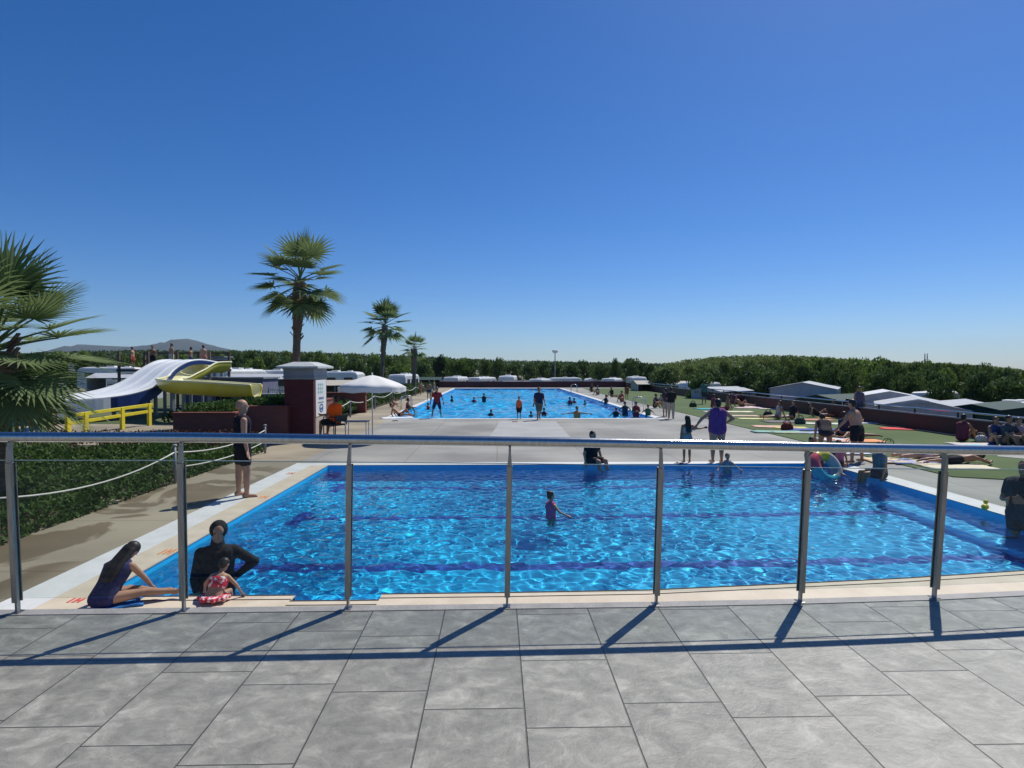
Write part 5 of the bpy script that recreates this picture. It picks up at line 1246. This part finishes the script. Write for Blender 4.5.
def tent_proto(roofm, wallm, kind='awning'):
    t_ = thing('tent', 'x', 'tent', (0,0,0)); W_, D_, he, hr = 4.6, 3.4, 1.75, 2.12
    q_ = MB(); q_.add([(-W_/2-.1,-D_/2-.1,he),(W_/2+.1,-D_/2-.1,he),(W_/2+.1,0,hr),(-W_/2-.1,0,hr),(-W_/2-.1,D_/2+.1,he),(W_/2+.1,D_/2+.1,he)], [(0,1,2,3),(3,2,5,4)])
    r_ = q_.build('roof', roofm, t_); s_ = r_.modifiers.new('s', 'SOLIDIFY'); s_.thickness = .04
    q_ = MB(); q_.add([(-W_/2,D_/2,0),(W_/2,D_/2,0),(W_/2,D_/2,he),(-W_/2,D_/2,he),(-W_/2,-D_/2,0),(-W_/2,-D_/2,he),(-W_/2,0,hr-.03),(W_/2,-D_/2,0),(W_/2,-D_/2,he),(W_/2,0,hr-.03)], [(0,1,2,3),(0,4,5,6,3),(1,2,9,8,7)])
    w_ = q_.build('wall', wallm, t_); s_ = w_.modifiers.new('s', 'SOLIDIFY'); s_.thickness = .03
    for x_ in (-W_/2,-W_/6,W_/6,W_/2): q_ = MB(); q_.tube([(x_,-D_/2-.04,0),(x_,-D_/2-.04,he)], .03, 6); q_.build('pole', WHITEP, t_)
    return t_
cp = caravan_proto(); gt = noisy('grey_canvas', (.40,.41,.44), (.47,.48,.50), 3, .8); dg_ = noisy('dark_green_canvas', (.010,.04,.035), (.014,.055,.046), 3, .8); wt = noisy('white_canvas', (.68,.68,.68), (.6,.6,.62), 3, .7); lg_ = noisy('beige_canvas', (.42,.38,.32), (.48,.44,.37), 3, .8)
tp = {'grey': tent_proto(gt, gt), 'green': tent_proto(dg_, dg_), 'white': tent_proto(wt, gt), 'beige': tent_proto(lg_, lg_)}
used = set()
def put(proto, key, px, ytop, Y_, rz, lab, grp, h_, sc_=1.0, nm=None):
    o = proto if key not in used else copy_tree(proto); used.add(key)
    p = P(px, ytop, Y_); o.location = (p.x, Y_, p.z-h_*sc_); o.rotation_euler = (0,0,R(rz)); o.scale = (sc_,)*3; o['label'] = lab
    if grp: o['group'] = grp
    o['category'] = 'caravan' if key == 'c' else 'tent'
gC = 'white caravans beyond the far pool'
for i, (x, y, rz, s_) in enumerate([(456,376.5,78,1),(482,377,62,.95),(508,375.5,84,1.1),(540,378.5,70,.9),(565,377.5,10,.85),(591,378.5,80,.95),(612,378,66,.9),(636,376.5,86,1)]):
    put(cp, 'c', x, y, 84+(i % 3)*4, rz, ['leftmost white caravan behind the fence of the far pool','second white caravan from the left behind the fence of the far pool','white caravan seen end-on behind the fence, above the swimmer in black','white caravan just left of the tall lamp post beyond the far pool','white caravan directly under the tall lamp post beyond the far pool','white caravan right of the lamp post beyond the far pool','white caravan seen end-on near the right corner of the far fence','rightmost white caravan at the corner of the far fence'][i], gC, 2.55, s_)
gL = 'caravans behind the slides'
for i, (x, y, Y_, rz, lab) in enumerate([(112,367,62,8,'white caravan to the left of the wide slide, next to the big palm leaves'),(206,366.5,70,0,'white caravan partly hidden by the crest of the yellow slide'),(238,369,56,75,'white caravan seen end-on above the yellow slide'),(278,370,60,5,'white caravan just left of the maroon kiosk'),(336,371.5,62,-8,'white caravan between the kiosk and the white parasol'),(404,374,74,80,'white caravan behind the small palms')]):
    put(cp, 'c', x, y, Y_, rz, lab, gL, 2.55, 1)
gT = 'tents and awnings on the left camp'
for (k, x, y, Y_, rz, lab) in [('grey',128,373,50,10,'grey awning in front of the leftmost caravan'),('grey',262,374,48,5,'grey awning left of the maroon kiosk'),('beige',345,380,48,15,'beige awning behind the white parasol'),('green',425,377,84,0,'dark green tent left of the far pool fence'),('grey',520,381,82,0,'grey awning among the far caravans left of the lamp post'),('beige',655,380.5,66,0,'beige screen tent at the right corner of the far fence')]:
    put(tp[k], k, x, y, Y_, rz, lab, gT, 2.12)
gR = 'tents and awnings behind the right fence'
for (k, x, y, Y_, rz, s_, lab) in [('grey',722,386.5,48,30,1.0,'small grey tent roof behind the fence near the green shirted person'),('grey',806,381.5,44,58,1.45,'large grey tent roof in the middle of the right camp'),('green',838,394,39,28,1.1,'dark green tent just right of the large grey tent roof'),
   ('white',886,390,36,62,1.0,'bright white awning roof behind the striding man'),('grey',915,397,31,58,1.2,'pale grey awning roof to the right of the bright white one'),('grey',948,400,28.5,34,1.1,'pale grey awning roof right of the other pale grey one'),
   ('green',992,402,27.5,34,1.3,'big dark green tent by the right end of the fence'),('green',1045,405,25.5,34,1.2,'dark green tent cut by the right border of the photo'),('green',768,391,50,32,1.1,'dark green tent left of the large grey tent roof'),('beige',672,381,66,20,1.1,'beige tent beyond the fence corner')]:
    put(tp[k], k, x, y, Y_, rz, lab, gR, 2.12*(.85 if s_ > 1 else 1)/(.85 if s_ > 1 else 1), s_*.85)
for i, (x, y, Y_, rz, lab) in enumerate([(935,391,44,40,'white caravan half hidden behind the pale grey awnings on the right'),(1012,402,30,30,'white caravan behind the dark green tents at the right border'),(700,382,60,40,'white caravan behind the small grey tent roof')]):
    put(cp, 'c', x, y, Y_, rz, lab, 'caravans on the right camp', 2.55, .9)
# white picket fence and low wall left of the kiosk
pf = thing('picket_fence', 'white picket fence in front of the awning left of the maroon kiosk', 'fence', P(244,392,38)); pf.location.z = .55
for i in range(26): q_ = MB(); q_.box(i*.11, i*.11+.055, -.012,.012, -.5, .75+.04*(i % 2)); q_.build('picket', WHITEP, pf)
q_ = MB(); q_.box(0,2.9,.013,.04,.1,.16); q_.box(0,2.9,.013,.04,.55,.61); q_.build('rail', WHITEP, pf)
pf2 = copy_tree(pf); pf2.location = (P(106,384,46).x, 46, .9); pf2['label'] = 'white picket fence beside the far edge of the wide white slide'; pf2['group'] = pf['group'] = 'white picket fences'
lw = thing('low_wall', 'long low grey wall behind the bald man, left of the kiosk', 'wall', (P(240,390,30).x, 30.2, 0)); q_ = MB(); q_.box(0,3.4,0,.3,-.02,1.1); q_.build('wall', noisy('green_grey_render', (.16,.19,.17), (.20,.22,.20), 3, .8), lw); q_ = MB(); q_.box(-.03,3.43,-.03,.33,1.102,1.18); q_.build('coping', ROOFG, lw)
# lamp post and mast
lp = thing('street_lamp', 'tall slim lamp post standing among the trees beyond the far pool', 'lamp post', (P(555,370,95).x, 95, GZ)); zt = P(555,353,95).z-GZ
q_ = MB(); q_.tube([(0,0,0),(0,0,zt)], [.12,.07], 8); q_.build('pole', GREYP, lp); q_ = MB(); q_.lathe([(0,.5),(.45,.42),(.5,.3),(.3,.0),(0,0)], 14, c=(0,0,zt)); q_.build('lamp_head', WHITEP, lp)
an = thing('mast', 'thin radio mast rising above the right tree line', 'mast', (P(926,360,150).x, 150, GZ)); zt = P(926,353.5,150).z-GZ
for x_ in (-.5,.5): q_ = MB(); q_.tube([(x_,0,0),(x_*.6,0,zt)], .1, 6); q_.build('pole', GREYP, an)
q_ = MB(); 
for k in range(9): q_.beam((-.45,0,zt*(.5+k*.05)), (.45,0,zt*(.53+k*.05)), .06, .06)
q_.build('bracing', GREYP, an)
bake_people()
def haze():
    mb = MB(); mb.box(-3300,3300,-3300,3300,GZ-3.2,155)
    m = bpy.data.materials.new('haze_air'); m.use_nodes = True; m.node_tree.nodes.clear()
    o_ = N(m, 'ShaderNodeOutputMaterial'); v = N(m, 'ShaderNodeVolumePrincipled'); v.inputs['Density'].default_value = .00010; v.inputs['Color'].default_value = (.62,.78,1,1)
    LK(m, v.outputs[0], o_.inputs['Volume'])
    tag(mb.build('haze', m), 'thin blue haze over the far hills', 'haze', kind='stuff')
haze()
